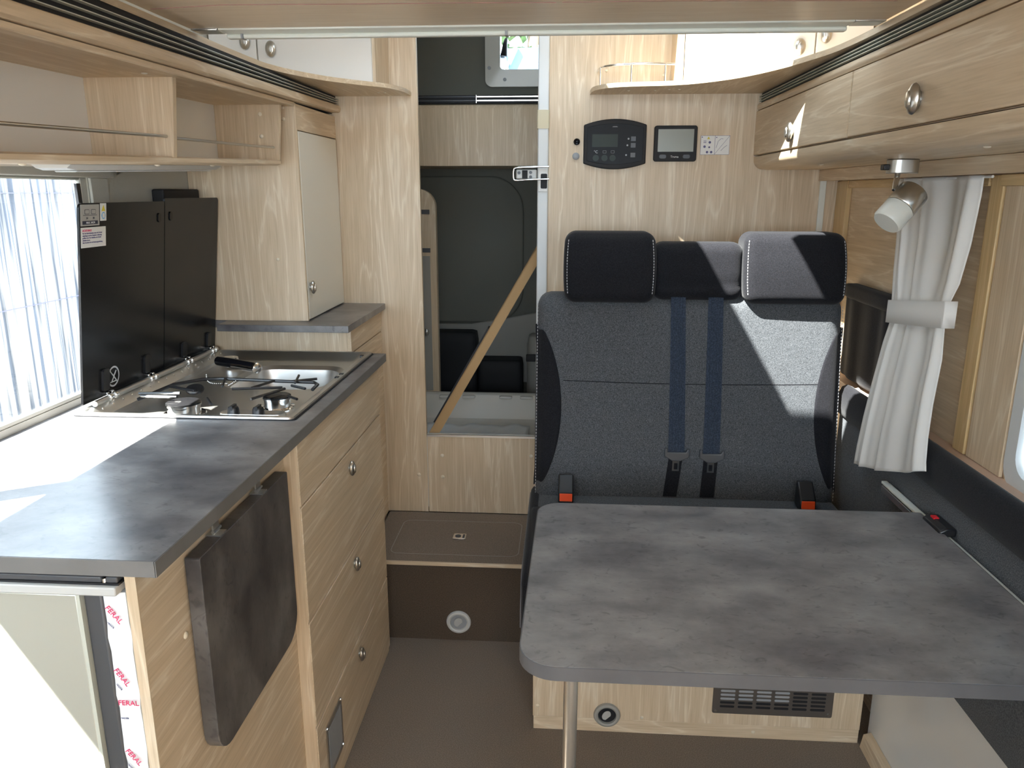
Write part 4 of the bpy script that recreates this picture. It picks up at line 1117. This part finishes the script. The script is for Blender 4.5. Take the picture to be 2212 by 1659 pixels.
def buckle(x, y, label):
    th = thing('belt_buckle', label, 'belt buckle', (x, y, 0.565), 'belt buckles on the bench cushion')
    MB().prism([(y-0.030, 0.567), (y-0.026, 0.600), (y+0.016, 0.640), (y+0.026, 0.634), (y+0.026, 0.567)], 'x', x-0.022, x+0.022).build('housing', 'black_plastic', th, bevel=0.005, segs=3)
    MB().rings([[(x+sx_*0.018, y-0.0275+ (z-0.575)*0.12 + d, z) for sx_, z in ((-1, 0.575), (1, 0.575), (1, 0.5965), (-1, 0.5965))] for d in (0.0, -0.0045)]).build('release_button', 'orange_red', th, bevel=0.001)
buckle(0.018, 2.060, 'belt buckle with orange button at the doorway end of the bench')
buckle(0.688, 2.050, 'belt buckle with orange button at the right wall end of the bench')

# ------------------------------------------------------------------ dining table
tbw = thing('dining_table', 'grey slate-look dining table with rounded corners and one slim leg', 'table', (0.36, 1.3, 0.0))
TY0, TY1, TX0, TX1 = 0.990, 1.604, -0.058, 0.786
pts = rrect(TX0, TX1, TY0, TY1, (0.004, 0.050, 0.058, 0.004), 10)
# far edge tapers a touch: left far corner sits further right
pts = [(p[0] + (0.012*(p[1]-TY0)/(TY1-TY0) if p[0] < 0.1 else 0), p[1]) for p in pts]
MB().prism(pts, 'z', 0.7265, 0.750).build('tabletop', 'table_slate', tbw, bevel=0.0012)
n_ = len(pts); cen = Vector((0.36, 1.3))
outp = []
for i, p in enumerate(pts):
    a, b_ = Vector(pts[i-1]), Vector(pts[(i+1) % n_]); t = (b_-a).normalized(); outp.append((p[0]+t.y*0.0012, p[1]-t.x*0.0012))
MB().rings([[(p[0], p[1], z) for p in q] for q, z in ((pts, 0.7265), (outp, 0.7270), (outp, 0.7492), (pts, 0.7498))], caps=False).build('edge_band', 'table_edge', tbw, smooth=50)
MB().tube([(0.0235, 1.075, 0.7265), (0.0225, 1.085, 0.0)], 0.0115, 20).build('leg', 'aluminium', tbw, smooth=50)
MB().lathe((0.0235, 1.075, 0.7265), (0, 0, -1), [(0.03, 0), (0.03, 0.004), (0.016, 0.006), (0.016, 0.02), (0.0118, 0.022)], 20).build('leg_mount', 'aluminium', tbw, smooth=40)
B(0.70, 0.788, 1.05, 1.56, 0.716, 0.726).build('support_bar', 'aluminium', tbw)

rl = thing('wall_rail', 'silver rail along the grey side padding where the table hooks in', 'rail', (0.80, 1.4, 0.70))
m = MB().box(0.799, 0.809, 0.30, 1.815, 0.705, 0.714).box(0.790, 0.809, 0.30, 1.815, 0.714, 0.718).box(0.788, 0.793, 0.30, 1.815, 0.714, 0.730)
m.build('profile', 'aluminium', rl, bevel=0.001)
MB().box(0.7865, 0.8005, 0.30, 1.815, 0.735, 0.742).box(0.797, 0.809, 0.30, 1.815, 0.718, 0.736).build('top_lip', 'profile_white', rl, bevel=0.0015)
cl = MB().prism([(0.776, 0.742), (0.811, 0.742), (0.811, 0.760), (0.790, 0.762), (0.776, 0.754)], 'y', 1.495, 1.575).build('clamp', 'black_plastic', rl, bevel=0.004)
B(0.786, 0.797, 1.545, 1.560, 0.760, 0.7635).build('release_mark', 'red', cl)

# ------------------------------------------------------------------ behind the doorway
tr_ = thing('shower_tray', 'white plastic shower tray behind the oak front in the doorway', 'shower tray', (-0.3, 2.9, 0.5))
tm = MB()
tm.rings([rr3(-0.66, -0.054, 2.602, 3.222, 0.012, 0.30), rr3(-0.66, -0.054, 2.602, 3.222, 0.012, 0.576), rr3(-0.655, -0.059, 2.607, 3.217, 0.012, 0.578),
          rr3(-0.635, -0.075, 2.625, 3.200, 0.02, 0.578), rr3(-0.628, -0.082, 2.632, 3.190, 0.025, 0.572), rr3(-0.612, -0.095, 2.65, 3.150, 0.035, 0.478), rr3(-0.59, -0.115, 2.68, 3.12, 0.03, 0.470)], caps=True)
tm.build('tray', 'tray_white', tr_, smooth=35)
B(-0.481, -0.057, 2.598, 2.604, 0.572, 0.580).build('front_lip', 'aluminium', tr_)
m = MB()
for x in (-0.50, -0.40, -0.24, -0.15): m.rounded(x-0.028, x+0.028, 3.17, 3.195, 0.560, 0.572, 0.005, 4)
m.build('clip_ridges', 'tray_white', tr_, smooth=60)
wv = MB(); NX = 24
vs = []
for j in range(13):
    for i in range(NX+1):
        x = -0.56 + 0.43*i/NX; y = 2.70 + 0.36*j/12
        vs.append((x, y, 0.4725 + 0.004*math.sin(38*x+9*y) + 0.003*math.sin(70*x-30*y)+0.007))
wv.add(vs, [(j*(NX+1)+i, j*(NX+1)+i+1, (j+1)*(NX+1)+i+1, (j+1)*(NX+1)+i) for j in range(12) for i in range(NX)])
pw = wv.build('plastic_sheet', 'film_white', smooth=0); md = pw.modifiers.new('thickness', 'SOLIDIFY'); md.thickness = 0.001
tag(pw, 'crumpled pale protective sheet lying in the shower tray', 'plastic sheet')

cs = thing('cardboard_strip', 'long brown cardboard strip leaning diagonally across the shower doorway', 'cardboard', (-0.44, 2.66, 0.57))
a = Vector((-0.474, 2.640, 0.560)); b_ = Vector((-0.066, 2.69, 1.270)); dr = (b_-a).normalized()
sd = dr.cross(Vector((0, 1, 0))).normalized()
def strip(o0, w0, y0, y1, L0, L1):
    q = []
    for l in (L0, L1):
        base = a + dr*l
        q.append([tuple(base + sd*(o0) + Vector((0, y0, 0))), tuple(base + sd*(o0+w0) + Vector((0, y0, 0))), tuple(base + sd*(o0+w0) + Vector((0, y1, 0))), tuple(base + sd*o0 + Vector((0, y1, 0)))])
    return q
Ltot = (b_-a).length
MB().rings(strip(-0.022, 0.034, 0.0, 0.004, -0.0, Ltot)).build('front_face', 'cardboard', cs)
MB().rings(strip(0.008, 0.004, 0.0, 0.05, 0.02, Ltot)).build('side_flap', 'cardboard', cs)
MB().rings(strip(0.012, 0.006, 0.004, 0.045, 0.05, Ltot*0.55)).build('dark_edge', 'black_matt', cs)

rcab = thing('rear_overhead_cabinet', 'long oak overhead cabinet at the rear above the shower area', 'overhead cabinet', (-0.4, 3.5, 1.53))
MB().prism([(3.30, 1.533), (3.74, 1.533), (3.74, 1.780), (3.325, 1.780), (3.309, 1.774), (3.301, 1.758)], 'x', -1.08, -0.055).build('body', 'oak_z', rcab, smooth=40)
B(-1.08, -0.055, 3.306, 3.33, 1.781, 1.812).build('vent_strip', 'black_matt', rcab)
for z in (1.790, 1.805):
    B(-0.366, -0.055, 3.298, 3.305, z-0.0022, z+0.0022).build('chrome_bar', 'chrome', rcab)
    B(-1.06, -0.370, 3.298, 3.305, z-0.002, z+0.002).build('dark_bar', 'dark_grey_plastic', rcab)
B(-0.369, -0.367, 3.298, 3.306, 1.781, 1.812).build('bar_joint', 'chrome', rcab)
rs_ = thing('rear_side_cabinet', 'narrow oak shelf cabinet with rounded corner beside the shower tray', 'cabinet', (-0.8, 3.4, 0.0))
o_ = rrect(-1.08, -0.535, 0.0, 1.440, (0.075, 0, 0, 0), 8)
MB().prism(o_, 'y', 3.224, 3.262).build('body', 'oak_z', rs_, smooth=40)
for z0, z1 in ((1.338, 1.356), (1.180, 1.198)):
    B(-0.80, -0.560, 3.219, 3.2245, z0, z1).build('dark_opening', 'dark_grey_plastic', rs_)  # flat dark strips put the shade of the shelf openings into colour
B(-0.80, -0.562, 3.221, 3.2242, 0.58, 1.165).build('inner_panel', 'vent_grey', rs_)
knob(rs_, (-0.585, 3.221, 0.84), (0, -1, 0), 0.7)
# pressed rear door lining
rd = thing('rear_door_lining', 'dark grey-green lining panel of the rear door with rounded pressed field', 'door lining', (-0.5, 3.74, 0.45))
MB().prism(rrect(-1.05, -0.195, 0.80, 1.50, 0.16, 10), 'y', 3.728, 3.749).build('pressed_field', 'rear_lining', rd, bevel=0.008, segs=3)
MB().prism([(-1.05, 0.50), (-0.10, 0.50), (-0.10, 0.86), (-0.30, 0.82), (-0.45, 0.795), (-1.05, 0.79)], 'y', 3.715, 3.727).build('lower_panel', 'vent_grey', rd, bevel=0.006)
rb = MB().rounded(-0.85, -0.412, 3.60, 3.712, 0.0, 0.772, 0.02, 10).build('storage_box', 'black_matt', smooth=60)
tag(rb, 'taller black storage box behind the shower tray, left of the other', 'box')
rb = MB().rounded(-0.406, -0.190, 3.58, 3.712, 0.0, 0.640, 0.02, 10).build('storage_box', 'black_matt', smooth=60)
tag(rb, 'lower black storage box behind the shower tray near the jamb', 'box')
dp = thing('door_pillar', 'pale plastic pillar with black catch beside the rear storage boxes', 'pillar', (-0.14, 3.6, 0.0))
MB().rounded(-0.170, -0.062, 3.60, 3.71, 0.0, 0.76, 0.03, 10).build('moulding', 'vent_grey', dp, smooth=60)
B(-0.172, -0.120, 3.588, 3.602, 0.635, 0.670).build('catch', 'black_plastic', dp, bevel=0.003)

# ------------------------------------------------------------------ outside
gd = B(-14, 14, -14, 16, -0.62, -0.55).build('ground_outside', 'pavement'); struct(gd)
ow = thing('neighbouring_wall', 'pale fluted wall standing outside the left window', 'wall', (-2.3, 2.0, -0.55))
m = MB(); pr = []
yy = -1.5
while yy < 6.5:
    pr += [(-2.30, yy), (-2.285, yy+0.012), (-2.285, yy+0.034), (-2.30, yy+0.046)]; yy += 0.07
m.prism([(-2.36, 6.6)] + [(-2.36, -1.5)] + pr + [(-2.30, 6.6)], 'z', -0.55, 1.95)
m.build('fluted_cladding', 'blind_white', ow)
for z in (0.45, 0.95, 1.42):
    B(-2.284, -2.280, -1.5, 6.6, z, z+0.003).build('joint_line', 'ink_blue', ow)
tg_ = thing('tree', 'green leafy tree seen through the rear window', 'tree', (-0.6, 11.0, -0.55))
MB().tube([(-0.6, 11, -0.55), (-0.5, 11, 1.5), (-0.4, 11, 3.5)], [0.22, 0.18, 0.12], 12).build('trunk', 'bark', tg_, smooth=60)
cr_ = MB()
rnd = random.Random(3)
for k in range(1600):
    th_, ph_, rr_ = rnd.uniform(0, 6.28), rnd.uniform(-1, 1), rnd.uniform(0.55, 1)**0.5
    s_ = math.sqrt(1-ph_*ph_)
    c = Vector((-0.4+2.6*rr_*s_*math.cos(th_), 11+1.6*rr_*s_*math.sin(th_), 4.2+2.1*rr_*ph_))
    d1 = Vector((rnd.gauss(0, 1), rnd.gauss(0, 1), rnd.gauss(0, 1))).normalized()*0.14
    d2 = Vector((rnd.gauss(0, 1), rnd.gauss(0, 1), rnd.gauss(0, 1))).normalized()*0.11
    cr_.add([c-d1, c+d2, c+d1, c-d2], [(0, 1, 2, 3)])
cr_.build('foliage', 'leaves', tg_)
aw = thing('awning', 'light blue awning with pale frame poles outside the rear window', 'awning', (-0.4, 6.5, -0.55))
MB().prism([(-1.6, 2.50), (1.4, 2.58), (1.4, -0.5), (-1.6, -0.5)], 'y', 6.5, 6.53).build('cloth', 'canopy_blue', aw)
for x0, x1 in ((-0.62, -0.40), (-0.05, -0.22), (-0.40, -0.52)):
    MB().tube([(x0, 6.48, 2.1), (x1, 6.48, 2.55)], 0.012, 8).build('frame_pole', 'silver_plastic', aw)
